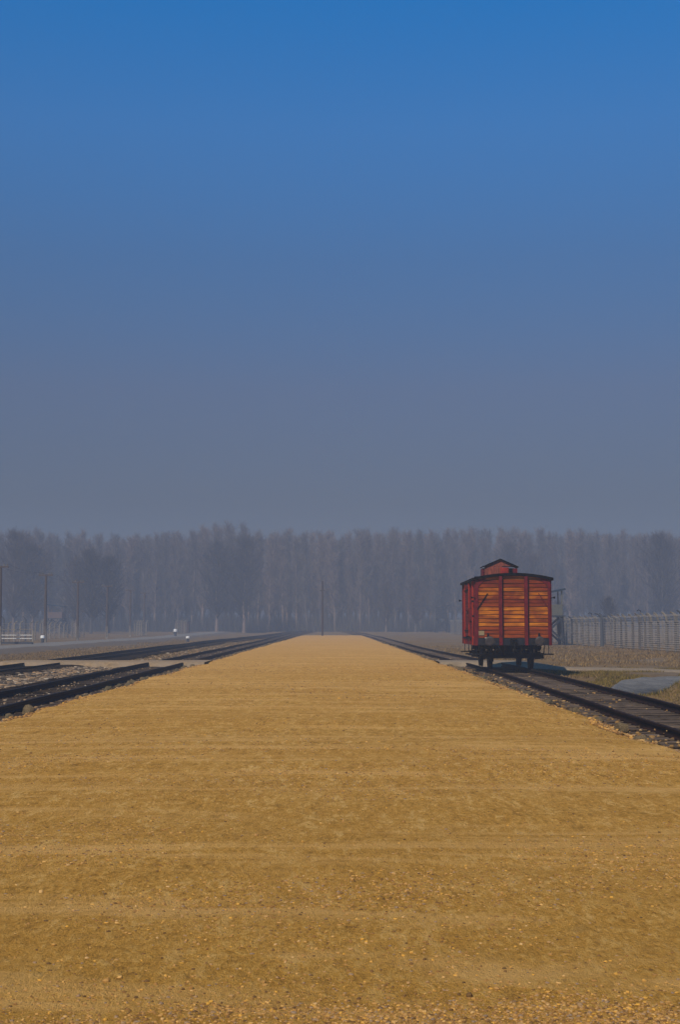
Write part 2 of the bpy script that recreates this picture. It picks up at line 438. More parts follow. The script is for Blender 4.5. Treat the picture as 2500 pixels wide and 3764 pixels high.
# ------------------------------------------------------------------ terrain
H_RAIL = 0.17
def smooth(a, b, t):
    t = np.clip((np.asarray(t, float) - a) / (b - a), 0, 1); return t * t * (3 - 2 * t)
def gauss(x, y, cx, cy, sx, sy): return np.exp(-((x - cx) / sx) ** 2 - ((y - cy) / sy) ** 2)
def path_y(x):   # centre line of the earth crossing that runs from left to right
    x = np.asarray(x, float)
    return 62.6 - 0.75 * np.maximum(0, x - 7.5) + 0.012 * np.maximum(0, x - 7.5) ** 2
TROUGH = [(8.0, 37.6), (9.0, 39.2), (10.4, 41.0), (12.5, 42.8), (16.0, 45.5), (24, 49)]
RIM = [(7.95, 40.7), (9.2, 45.6), (10.6, 48.6), (12.5, 50.4), (16.0, 51.8), (24, 53)]
def rise(y): return 0.50 * smooth(205, 350, y)
def ground_z(x, y):
    x = np.asarray(x, float); y = np.asarray(y, float)
    z = -0.10 + 0.05 * fbm(x * 0.25, y * 0.12, 3) * smooth(8.0, 12, np.abs(x))
    z = z + rise(y)                        # the field rises a little towards the wood
    sh = x.shape; xf = x.ravel(); yf = y.ravel(); d = np.full(xf.shape, 99.0)
    for (ax, ay), (bx, by) in zip(TROUGH[:-1], TROUGH[1:]):
        t = np.clip(((xf - ax) * (bx - ax) + (yf - ay) * (by - ay)) / ((bx - ax) ** 2 + (by - ay) ** 2), 0, 1)
        d = np.minimum(d, np.hypot(xf - ax - t * (bx - ax), yf - ay - t * (by - ay)))
    z = z - smooth(8.0, 8.8, x) * 0.50 * np.exp(-(d.reshape(sh) / 1.8) ** 2)
    z = z + 0.72 * np.clip(x - 7.88, 0, 1.4) * np.exp(-((y - 35.0) / np.where(y < 35, 4.5, 2.0)) ** 2) * smooth(17, 11, x)       # grassy mound in front of the ditch
    z = z + smooth(12, 20, x) * (0.22 * gauss(x, y, 20, 72, 14, 10)) * (1 - smooth(60, 58, y))
    z = z + 0.16 * gauss(x, y, -11, 40, 2.2, 22)               # heap of loose stones between the tracks
    z = z - 0.22 * smooth(-14.6, -16.5, x) * (1 - smooth(-19.5, -24, x)) + 0.05 * smooth(-20, -25, x)
    d = np.abs(y - path_y(x))
    z = z * (1 - 0.0) + (0.0) * d
    return z

def grid(name, xs, ys, zf, m, **kw):
    X, Y = np.meshgrid(xs, ys)
    Z = zf(X, Y)
    V = np.stack([X, Y, Z], -1).reshape(-1, 3)
    nx, ny = len(xs), len(ys)
    i = np.arange(ny - 1)[:, None] * nx + np.arange(nx - 1)[None, :]
    F = np.stack([i, i + 1, i + 1 + nx, i + nx], -1).reshape(-1, 4)
    return link(name, raw_mesh(name, V, F, m, True), **kw)

xs = np.unique(np.concatenate([np.linspace(-650, -60, 12), np.linspace(-60, -26, 18), np.linspace(-26, 28, 120), np.linspace(28, 70, 18), np.linspace(70, 650, 12)]))
ys = np.unique(np.concatenate([np.linspace(-60, 10, 8), np.linspace(10, 100, 180), np.linspace(100, 400, 90), np.linspace(400, 900, 12)]))
grid('ground', xs, ys, ground_z, M_ground, kind='structure')

# sheet laid along a strip on the ground
def strip(name, centre, halfw, ts, m, dz=0.02, nacross=8, crown=0.0, jag=0.25, parent=None, **kw):
    V = []; 
    for i, t in enumerate(ts):
        c = np.array(centre(t)); c2 = np.array(centre(t + 0.5)); d = c2 - c; d = d / np.linalg.norm(d); nrm = np.array([-d[1], d[0]])
        w = halfw(t) if callable(halfw) else halfw
        for k in range(nacross + 1):
            s = k / nacross * 2 - 1
            ww = w + (jag * vnoise(t * 0.8, k * 3.1) if k in (0, nacross) else 0)
            q = c + nrm * s * ww
            z = float(ground_z(q[0], q[1])) + dz + crown * (1 - s * s) - (0.0 if abs(s) < 1 else 0.03)
            V.append((q[0], q[1], z))
    n = nacross + 1
    i = np.arange(len(ts) - 1)[:, None] * n + np.arange(nacross)[None, :]
    F = np.stack([i, i + 1, i + 1 + n, i + n], -1).reshape(-1, 4)
    return link(name, raw_mesh(name, V, F, m, True), parent, **kw)

strip('road', lambda t: (-29.0 + 0.012 * max(0, t - 150), t), 2.6, np.arange(20, 330, 3), M_road, dz=0.035, kind='structure')

# ------------------------------------------------------------------ platform
def edge_l(y):
    y = np.asarray(y, float); return 0.05 * vnoise(y * 4.3, 12.3) + -5.75 + 0.10 * vnoise(y * 0.45, 3.3) + 0.10 * vnoise(y * 1.7, 8.3) + 0.03 * np.clip(y - 25, -25, 40) * 0.02
def edge_r(y):
    y = np.asarray(y, float); return 0.05 * vnoise(y * 4.3, 52.3) + 4.50 + 0.10 * vnoise(y * 0.45, 33.3) + 0.09 * vnoise(y * 1.7, 18.3) + 0.12 * smooth(25, 60, y) + 0.15 * smooth(60, 200, y)
def plat_z(x, y):
    x = np.asarray(x, float); y = np.asarray(y, float)
    z = 0.15 + 0.022 * fbm(x * 0.16 + 40, y * 0.55, 2) + 0.007 * fbm(x * 0.9, y * 1.6 + 9, 2)
    amp = smooth(6, 10, y)
    z = z + amp * 0.045 * vnoise(x * 0.07 + 5 + y * 0.02, y * 0.42) * smooth(90, 40, y)
    z = z + 0.04 * (1 - ((x + 0.6) / 5.2) ** 2)
    return z
ys = [-4, 0, 2, 4]
y = 4.6
while y < 246: ys.append(y); y += max(0.05, 0.0065 * y)
ys = np.array(ys); nu = 90
V = []; us = np.linspace(0, 1, nu)
L, Rr = edge_l(ys), edge_r(ys)
for i, yy in enumerate(ys):
    x = L[i] + (Rr[i] - L[i]) * us
    z = plat_z(x, np.full(nu, yy))
    z = z - 0.05 * np.exp(-us * (Rr[i] - L[i]) / 0.12) - 0.05 * np.exp(-(1 - us) * (Rr[i] - L[i]) / 0.12)
    row = np.stack([x, np.full(nu, yy), z], 1)
    row = np.vstack([[(L[i] - 0.22, yy, -0.2)], [(L[i] - 0.06, yy, 0.04)], row, [(Rr[i] + 0.06, yy, 0.04)], [(Rr[i] + 0.22, yy, -0.2)]])
    V.append(row)
V = np.vstack(V); n = nu + 4
i = np.arange(len(ys) - 1)[:, None] * n + np.arange(n - 1)[None, :]
F = np.stack([i, i + 1, i + 1 + n, i + n], -1).reshape(-1, 4)
end = np.arange(n - 1)
platform = link('platform', raw_mesh('platform', V, F, M_dirt, True), kind='structure')

# rock shapes --------------------------------------------------------------
def ico():
    t = (1 + 5 ** 0.5) / 2
    v = np.array([(-1, t, 0), (1, t, 0), (-1, -t, 0), (1, -t, 0), (0, -1, t), (0, 1, t), (0, -1, -t), (0, 1, -t), (t, 0, -1), (t, 0, 1), (-t, 0, -1), (-t, 0, 1)], float)
    v /= np.linalg.norm(v[0])
    f = np.array([(0, 11, 5), (0, 5, 1), (0, 1, 7), (0, 7, 10), (0, 10, 11), (1, 5, 9), (5, 11, 4), (11, 10, 2), (10, 7, 6), (7, 1, 8), (3, 9, 4), (3, 4, 2), (3, 2, 6), (3, 6, 8), (3, 8, 9), (4, 9, 5), (2, 4, 11), (6, 2, 10), (8, 6, 7), (9, 8, 1)])
    return v, f
ICO_V, ICO_F = ico()
def rocks_mesh(name, P, S, m, flat=0.6, smooth_=False):
    """many small stones in one mesh: P positions (n,3), S sizes (n,)"""
    n = len(P)
    a = RNG.uniform(0, 2 * np.pi, n); ca, sa = np.cos(a), np.sin(a)
    v = np.repeat(ICO_V[None], n, 0) * (1 + RNG.uniform(-0.25, 0.25, (n, 12, 1)))
    sc = np.stack([RNG.uniform(0.8, 1.35, n), RNG.uniform(0.7, 1.1, n), RNG.uniform(0.75, 1.2, n) * flat], 1) * S[:, None]
    v = v * sc[:, None, :]
    x = v[..., 0] * ca[:, None] - v[..., 1] * sa[:, None]; y = v[..., 0] * sa[:, None] + v[..., 1] * ca[:, None]
    v = np.stack([x, y, v[..., 2]], -1) + P[:, None, :]
    f = ICO_F[None] + (np.arange(n) * 12)[:, None, None]
    return raw_mesh(name, v.reshape(-1, 3), f.reshape(-1, 3), m, smooth_)

def in_view_xy(n, y0, y1, power=1.0, margin=1.0):
    y = y0 + (y1 - y0) * RNG.random(n) ** power
    x = (RNG.random(n) * 2 - 1) * (0.26 * y + margin)
    return x, y
# pebbles on the platform
PX, PY, PS = [], [], []
def peb(n, y0, y1, smin, smax, thr, power=1.0, k=2.2):
    x, y = in_view_xy(n, y0, y1, power)
    dens = fbm(x * 0.5 + 11, y * 0.9 + 4, 3) * 0.5 + 0.5
    keep = (RNG.random(n) < np.clip((dens - thr) * 3, 0.10, 1)) & (x > edge_l(y) + 0.1) & (x < edge_r(y) - 0.1)
    x, y = x[keep], y[keep]
    s = smin + (smax - smin) * RNG.random(len(x)) ** k
    PX.append(x); PY.append(y); PS.append(s)
peb(34000, 5.3, 6.35, 0.003, 0.011, 0.0, 1.2, 2.0)
peb(14000, 5.3, 10, 0.003, 0.012, 0.42, 1.2, 2.6)
peb(26000, 8, 18, 0.004, 0.013, 0.38, 1.1, 2.6)
peb(16000, 15, 34, 0.006, 0.018, 0.36, 1.0, 2.6)
peb(12000, 30, 60, 0.010, 0.026, 0.36, 1.0, 2.2)
x, y, s = map(np.concatenate, (PX, PY, PS))
near = (y > 5.3) & (y < 6.35)
keepn = ~near | (RNG.random(len(y)) < np.clip((5.95 + 0.10 * x + 0.22 * fbm(x * 1.3, y * 1.3, 2) - y) * 4 + 0.35, 0.12, 1))
x, y, s = x[keepn], y[keepn], s[keepn]
P = np.stack([x, y, plat_z(x, y) + s * 0.12], 1)
link('gravel', rocks_mesh('gravel', P, s, M_peb, 0.6), kind='stuff')
# a scatter of larger chips one notices
x, y = in_view_xy(200, 6, 26, 1.3); s = 0.009 + 0.009 * RNG.random(len(x)) ** 2
P = np.stack([x, y, plat_z(x, y) + s * 0.25], 1)
link('loose_chips', rocks_mesh('loose_chips', P, s, M_peb, 0.7), kind='stuff')

# edging stones, half sunk along both edges of the platform
def rock_variant(seed):
    r = np.random.default_rng(seed)
    bm = bmesh.new(); bmesh.ops.create_icosphere(bm, subdivisions=2, radius=1.0)
    k = r.uniform(-1, 1, (6, 3)); k /= np.linalg.norm(k, axis=1)[:, None]
    for v in bm.verts:
        p = np.array(v.co)
        for q in k:
            d = p @ q
            if d > 0.62: p = p - q * (d - 0.62) * 0.97
        p = p * (1 + 0.12 * math.sin(5 * p[0] + seed) * math.cos(4 * p[1]) + 0.05 * math.sin(11 * p[2] + seed))
        v.co = p
    me = bpy.data.meshes.new('edging_stone'); bm.to_mesh(me); bm.free(); me.materials.append(M_stone); me.update()
    return me
ROCKS = [rock_variant(s) for s in range(6)]
def edging(xf, side, ylist):
    for yy, sz in ylist:
        xx = float(xf(yy)) + side * RNG.uniform(0.14, 0.32)
        o = link('edging_stone', random.choice(ROCKS), platform, (xx, yy, 0.03 + sz * 0.25), (RNG.uniform(-.3, .3), RNG.uniform(-.3, .3), RNG.uniform(0, 6)))
        sz *= 0.72
        o.scale = (sz * RNG.uniform(0.9, 1.5), sz * RNG.uniform(0.8, 1.2), sz * RNG.uniform(0.6, 0.9))
yl = [(19.0, .13), (20.6, .17), (21.1, .11), (23.2, .16), (25.6, .12), (27.9, .15), (28.4, .11), (31.2, .16)]
y = 33.5
while y < 150:
    yl.append((y, float(RNG.uniform(0.10, 0.19)))); y += float(RNG.uniform(0.5, 1.9)) * (1 if y < 60 else 1.4)
edging(edge_r, 1, yl)
yl = [(22.4, .17), (22.9, .14), (24.2, .12), (25.9, .19), (28.1, .2), (28.6, .12), (33.2, .17), (34.2, .12)]
y = 37.5
while y < 150:
    yl.append((y, float(RNG.uniform(0.11, 0.2)))); y += float(RNG.uniform(0.5, 1.9)) * (1 if y < 60 else 1.4)
edging(edge_l, -1, yl)

# ------------------------------------------------------------------ railway tracks
def cx_right(y):
    y = np.asarray(y, float)
    return np.interp(y, [0, 15, 26, 32, 44, 52, 60, 70, 90, 115, 150, 210, 260, 330], [5.9, 5.96, 6.08, 6.2, 6.42, 6.52, 6.48, 6.3, 6.0, 5.85, 6.0, 6.3, 5.4, 2.5])
def cx_left(y):
    y = np.asarray(y, float)
    return np.interp(y, [0, 25, 60, 100, 150, 210, 260, 330], [-7.2, -7.25, -7.3, -7.35, -7.5, -8.2, -8.0, -6.0])
def cx_far(y):
    y = np.asarray(y, float)
    return np.interp(y, [0, 60, 100, 150, 210, 260, 330], [-12.5, -12.6, -12.9, -13.2, -12.2, -10.8, -8.5])
PROFILE = [(-0.065, 0), (0.065, 0), (0.065, 0.018), (0.012, 0.035), (0.012, 0.105), (0.037, 0.118), (0.037, 0.15), (-0.037, 0.15), (-0.037, 0.118), (-0.012, 0.105), (-0.012, 0.035), (-0.065, 0.018)]
def rail(name, cxf, off, y0, y1, m, parent, seed, wob=1.0, deep=1.0):
    yy = [y0]
    while yy[-1] < y1: yy.append(yy[-1] + (1.2 if yy[-1] < 120 else 2.5))
    yy = np.array(yy)
    cx = cxf(yy) + off + wob * (0.012 * vnoise(yy * 0.12, seed) + 0.03 * smooth(60, 120, yy) * vnoise(yy * 0.06, seed))
    cz = 0.02 + wob * (0.010 * vnoise(yy * 0.16, seed + 3) + 0.035 * smooth(60, 120, yy) * vnoise(yy * 0.07, seed + 9))
    cz = cz + rise(yy)
    V = []
    for x, y, z in zip(cx, yy, cz):
        for (p, q) in PROFILE:
            V.append((x + p, y, z + q * deep))
    n = len(PROFILE)
    i = np.arange(len(yy) - 1)[:, None] * n + np.arange(n)[None, :]
    j = np.arange(len(yy) - 1)[:, None] * n + (np.arange(n)[None, :] + 1) % n
    F = np.stack([i, j, j + n, i + n], -1).reshape(-1, 4)[:, ::-1]
    return link(name, raw_mesh(name, V, F, m, False), parent)
def sleeper_mesh(m, seed):
    b = MB(); b.box((0, 0, -0.06), (2.5, 0.25, 0.15), jit=0.012); return b.mesh('sleeper', m)
def track(label, cxf, y0, y1, mrail, msl, bed_half, seed, gap=None, gauge=1.505, spacing=0.66, deep=1.0, group=None):
    t = thing('railway_track', label, 'railway track', (0, 0, 0), group=group)
    for s in (-1, 1): rail('rail', cxf, s * gauge / 2, y0, y1, mrail, t, seed + s * 4.7, deep=deep)
    SL = [sleeper_mesh(msl, k) for k in range(4)]
    # fastening plates joined: too small to tell apart
    b = MB(); far = MB(); y = y0; cnt = 0
    while y < y1:
        c = float(cxf(y))
        if not (gap and gap[0] < y < gap[1]):
            if y > 15 and cnt < 170:
                link('sleeper', random.choice(SL), t, (c + random.uniform(-.05, .05), y, 0.015 + random.uniform(-.012, .006)), (0, 0, random.uniform(-.02, .02))); cnt += 1
                for s in (-1, 1):
                    for q in (-1, 1): b.box((c + s * gauge / 2 + q * 0.085, y, 0.035), (0.06, 0.12, 0.035))
            else:
                far.box((c + random.uniform(-.06, .06), y, -0.045 + float(rise(y))), (2.5, 0.25, 0.15))
        y += spacing
    b.build('fastening', mrail, t, kind='stuff')
    far.build('far_sleepers', msl, t, kind='stuff')
    def f(tt): return (float(cxf(tt)), tt)
    strip('track_bed', f, bed_half, np.arange(y0, y1, 2.0), M_bed, dz=0.112, nacross=8, kind='structure')
    return t
track('single rusty track with worn wooden sleepers right of the platform, under the red wagon', cx_right, 4, 330, M_rail_rust, M_sleeper_pale, 1.42, 11, gap=(60.2, 64.8))
track('dark railed track directly along the left edge of the platform', cx_left, 8, 330, M_rail, M_sleeper, 1.75, 23, gap=(60.0, 65.0), deep=1.12)
track('leftmost dark railed track beyond the heap of loose stones', cx_far, 8, 330, M_rail, M_sleeper, 1.75, 37, gap=(60.0, 65.0), deep=1.12)

# stones between and beside the sleepers, ballast heap between the left tracks
def scatter_on(name, n, xf0, xf1, y0, y1, smin, smax, m, power=1.5, zoff=0.0, k=2.0, cond=None, zfun=ground_z):
    y = y0 + (y1 - y0) * RNG.random(n) ** power
    x = xf0(y) + (xf1(y) - xf0(y)) * RNG.random(n)
    if cond is not None:
        kk = cond(x, y); x, y = x[kk], y[kk]
    s = smin + (smax - smin) * RNG.random(len(x)) ** k
    P = np.stack([x, y, zfun(x, y) + zoff + s * 0.15], 1)
    return link(name, rocks_mesh(name, P, s, m, 0.6), kind='stuff')
for ef, sd_ in ((edge_r, 1), (edge_l, -1)):
    y = 14 + 100 * RNG.random(9000) ** 1.6
    x = ef(y) + sd_ * (RNG.random(len(y)) ** 1.8 * 0.42 - 0.06)
    s_ = 0.008 + 0.028 * RNG.random(len(y)) ** 2.2
    link('spilled_gravel', rocks_mesh('spilled_gravel', np.stack([x, y, 0.03 + 0.09 * (np.abs(x - ef(y)) < 0.1) - 0.02 + s_ * 0.2], 1), s_, M_peb, 0.6), kind='stuff')
not_cross = lambda x, y: (np.abs(y - 62.6) > 2.6)
scatter_on('stone_chips', 2600, lambda y: edge_r(y) + 0.08, lambda y: cx_right(y) - 0.3, 14, 130, 0.018, 0.06, M_litter, 1.5, 0.12, 2.2, not_cross)
scatter_on('stone_chips', 800, lambda y: cx_right(y) - 0.7, lambda y: cx_right(y) + 1.5, 16, 120, 0.015, 0.045, M_litter, 1.5, 0.12, 2.5, not_cross)
scatter_on('stone_chips', 2200, lambda y: cx_left(y) - 0.7, lambda y: edge_l(y) - 0.05, 18, 130, 0.015, 0.055, M_ball, 1.4, 0.12, 2.2, not_cross)
scatter_on('ballast_stones', 15000, lambda y: cx_far(y) + 1.0, lambda y: cx_left(y) - 0.95, 22, 59.5, 0.03, 0.13, M_ball, 0.9, 0.0, 1.7, lambda x, y: fbm(x * .35, y * .2, 2) > -0.75)
scatter_on('ballast_stones', 3000, lambda y: cx_far(y) + 0.9, lambda y: cx_left(y) - 0.9, 66, 170, 0.03, 0.11, M_ball, 1.4, 0.0, 2)

# earth crossing over all three tracks, level with the rail heads
def crossing():
    xsL = np.linspace(-26.5, -5.6, 70); xsR = np.linspace(4.55, 60, 150)
    for xs_ in (xsL, xsR):
        V = []; na = 10
        for x in xs_:
            py = float(path_y(x))
            hw = 2.25 + 0.25 * float(vnoise(x * 0.5, 1.0)) if x < 8.2 else 1.9
            on = (x < 8.1) and (x > -14.2)
            top = 0.195 if on else None
            for k in range(na + 1):
                s = k / na * 2 - 1
                yy = py + s * hw * (1 + 0.1 * float(vnoise(x * 0.9, k * 2.0)))
                gz = float(ground_z(x, yy))
                up = 0.205 * (1 - max(0, (abs(s) - 0.86) / 0.14)) - 0.04 * max(0, (abs(s) - 0.86) / 0.14)
                w = float(smooth(10.5, 8.2, x) * smooth(-17.5, -14.4, x))
                z = w * (up + 0.008 * float(vnoise(x * 1.3, yy * 1.3))) + (1 - w) * (gz + 0.045 - (0.07 if abs(s) == 1 else 0))
                V.append((x, yy, z))
        n = na + 1
        i = np.arange(len(xs_) - 1)[:, None] * n + np.arange(na)[None, :]
        F = np.stack([i, i + 1, i + 1 + n, i + n], -1).reshape(-1, 4)[:, ::-1]
        link('path', raw_mesh('path', V, F, M_cross if xs_ is xsL else M_path, True), kind='structure')
crossing()

# ------------------------------------------------------------------ grey lined ditch and dry grass
def ditch():
    V = []; nu, nv = 60, 16
    ti = np.linspace(0, 1, len(TROUGH))
    for i in range(nu):
        u = i / (nu - 1)
        a = np.array([np.interp(u, ti, [q[k] for q in TROUGH]) for k in (0, 1)]); b_ = np.array([np.interp(u, ti, [q[k] for q in RIM]) for k in (0, 1)])
        for j in range(nv):
            v = j / (nv - 1) * 1.06
            p_ = a + (b_ - a) * v + 0.12 * float(vnoise(u * 9, v * 3))
            zl = -0.50 + 0.50 * v ** 0.7
            z = max(float(ground_z(p_[0], p_[1])) + 0.03, zl if v < 1.0 else -0.2)
            V.append((p_[0], p_[1], z + 0.02 * float(vnoise(p_[0] * 2, p_[1] * 2))))
    i = np.arange(nu - 1)[:, None] * nv + np.arange(nv - 1)[None, :]
    F = np.stack([i, i + nv, i + 1 + nv, i + 1], -1).reshape(-1, 4)
    link('ditch_lining', raw_mesh('ditch_lining', V, F, M_ditch, True), kind='structure')
ditch()

def blades(name, n, xr, yr, h, w, m, cond=None, lean=0.5, power=1.0, zf=ground_z, zoff=0):
    y = yr[0] + (yr[1] - yr[0]) * RNG.random(n) ** power
    x = xr[0] + (xr[1] - xr[0]) * RNG.random(n)
    if cond is not None:
        k = cond(x, y); x, y = x[k], y[k]
    n = len(x)
    z = zf(x, y) + zoff
    a = RNG.uniform(0, 2 * np.pi, n); ln = RNG.random(n) * lean
    hh = h * RNG.uniform(0.5, 1.3, n); ww = w * RNG.uniform(0.6, 1.4, n)
    b = RNG.uniform(0, 2 * np.pi, n)
    p0 = np.stack([x - np.cos(a) * ww, y - np.sin(a) * ww, z - 0.03], 1)
    p1 = np.stack([x + np.cos(a) * ww, y + np.sin(a) * ww, z - 0.03], 1)
    p2 = np.stack([x + np.cos(b) * ln * hh, y + np.sin(b) * ln * hh, z + hh], 1)
    V = np.stack([p0, p1, p2], 1).reshape(-1, 3)
    return link(name, raw_mesh(name, V, np.arange(len(V)).reshape(-1, 3), m), kind='stuff')
def off_path(x, y):
    k = np.abs(y - path_y(x)) > 2.0
    ti = [q[0] for q in TROUGH]; ri = [q[0] for q in RIM]
    inside = (y > np.interp(x, ti, [q[1] for q in TROUGH]) - 0.3) & (y < np.interp(x, ri, [q[1] for q in RIM]) + 0.1) & (x > 8)
    return k & ~inside & (x > cx_right(y) + 1.5) & (np.abs(x) < 0.3 * y + 4)
def clump(f, thr): return lambda x, y: (fbm(x * f, y * f * 0.6, 2) > thr)
blades('dry_grass', 130000, (7.7, 22), (24, 62), 0.085, 0.010, M_grass_g, lambda x, y: off_path(x, y) & (fbm(x * .5, y * .4, 2) > -0.5), 1.2, 1.2)
blades('dry_grass', 50000, (8.0, 40), (50, 130), 0.12, 0.022, M_grass, lambda x, y: off_path(x, y) & (fbm(x * .3, y * .15, 2) > -0.3), 1.2, 1.1)
blades('dry_grass', 40000, (-25, -14.4), (50, 200), 0.10, 0.02, M_grass, lambda x, y: (np.abs(y - 62.6) > 2.6) & (x > -22 + 1.0 * vnoise(x * 0, y * .1)), 1.2, 1.2)
blades('dry_grass', 16000, (-11.6, -8.7), (66, 200), 0.08, 0.02, M_grass, None, 1.2, 1.1)

# ------------------------------------------------------------------ covered goods wagon
RT = 0.02 + 0.15
wag = thing('goods_wagon', 'old red and orange planked covered railway wagon with brakeman cabin on the right track', 'railway wagon', (6.52, 51.3, RT), -0.018)
HW, LEN = 1.35, 6.2
Z0, Z1, Z2 = 1.15, 3.27, 3.42       # planks bottom, wall top at the corner, wall top in the middle
def arc_z(x): return Z2 - (Z2 - Z1) * (abs(x) / HW) ** 2
# floor, inner box so that nothing shows through
b = MB(); b.box((0, LEN / 2, (Z0 + Z1) / 2 - 0.01), (2 * HW - 0.12, LEN - 0.12, Z1 - Z0 - 0.02)); b.build('inner_lining', M_black, wag)
# end planks: 15 in each end, one mesh, plus the curved topmost boards
NP = 15; ph = (Z1 - Z0) / NP
def plank_mesh(length, axis, m):
    b = MB()
    b.box((0, 0, 0), (length, 0.045, ph - 0.022) if axis == 'x' else (0.045, length, ph - 0.022)); return b.mesh('plank', m)
pe = plank_mesh(2 * HW - 0.16, 'x', M_plank); pel = plank_mesh(2 * HW - 0.16, 'x', M_plank_low)
for yy in (0.0, LEN):
    for i in range(NP):
        link('plank', pel if i in (0, 1, 2, 8, 9, 13, 14) else pe, wag, (0, yy + random.uniform(-.004, .004), Z0 + (i + .5) * ph))
    poly = [(-HW + .08, Z1 + 0.004)] + [(x, arc_z(x) - 0.004) for x in np.linspace(-HW + .08, HW - .08, 13)] + [(HW - .08, Z1 + 0.004)]
    MB().prism(poly, 'y', yy - 0.02, yy + 0.02).build('plank', M_plank, wag)
# side planks
for sx in (-1, 1):
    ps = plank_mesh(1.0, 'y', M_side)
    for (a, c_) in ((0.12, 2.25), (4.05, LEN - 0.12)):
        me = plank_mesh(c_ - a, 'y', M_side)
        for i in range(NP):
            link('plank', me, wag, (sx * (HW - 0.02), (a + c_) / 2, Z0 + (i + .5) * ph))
    # sliding door
    d = MB().box((0, 0, 0), (0.05, 1.86, Z1 - Z0 - 0.1)).build('sliding_door', M_red, wag, loc=(sx * (HW + 0.035), 3.15, (Z0 + Z1) / 2))
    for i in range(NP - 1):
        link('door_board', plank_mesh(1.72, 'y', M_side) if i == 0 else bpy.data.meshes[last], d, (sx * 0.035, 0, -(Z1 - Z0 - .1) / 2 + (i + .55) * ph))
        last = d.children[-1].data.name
    for q in (-0.88, 0.88):
        MB().box((0, 0, 0), (0.045, 0.09, Z1 - Z0 - 0.12)).build('door_stile', M_red_bright, d, loc=(sx * 0.05, q, 0))
    for zq in (-0.8, 0.75):
        MB().box((0, 0, 0), (0.03, 1.8, 0.06)).build('hinge_strap', M_black, d, loc=(sx * 0.075, 0, zq))
    MB().box((0, 0, 0), (0.06, 0.16, 0.10)).build('door_latch', M_black, d, loc=(sx * 0.09, -0.82, -0.1))
    for zq in (Z0 - 0.02, Z1 - 0.03):
        MB().box((sx * (HW + 0.03), 3.6, zq), (0.07, 4.6, 0.07)).build('door_runner', M_black, wag)
    # side posts and diagonal
    for q, mm in ((0.06, M_red), (1.15, M_red_bright), (2.17, M_red), (4.12, M_red), (5.15, M_red_bright), (LEN - 0.06, M_red)):
        MB().box((sx * (HW + 0.025), q, (Z1 + 0.88) / 2), (0.07, 0.11, Z1 - 0.88)).build('side_post', mm, wag)
    MB().bar((sx * (HW + 0.02), 0.15, Z1 - 0.15), (sx * (HW + 0.02), 1.1, Z0 + 0.1), 0.03, 0.07).build('side_brace', M_red, wag)
    MB().bar((sx * (HW + 0.02), LEN - 0.15, Z1 - 0.15), (sx * (HW + 0.02), LEN - 1.1, Z0 + 0.1), 0.03, 0.07).build('side_brace', M_red, wag)
    MB().box((sx * (HW - 0.03), LEN / 2, 1.01), (0.10, LEN, 0.26)).build('solebar', M_red if sx < 0 else M_beam, wag)
    # hardware: handles, hooks
    for q, zq in ((0.55, 1.95), (1.7, 1.75), (0.9, 2.5)):
        MB().box((sx * (HW + 0.06), q, zq), (0.08, 0.10, 0.07)).build('hook_plate', M_black, wag)
    MB().tube([(sx * (HW + .03), 1.5, 2.25), (sx * (HW + .14), 1.5, 2.25), (sx * (HW + .14), 1.5, 1.65), (sx * (HW + .03), 1.5, 1.65)], 0.014, 5).build('grab_rail', M_black, wag)
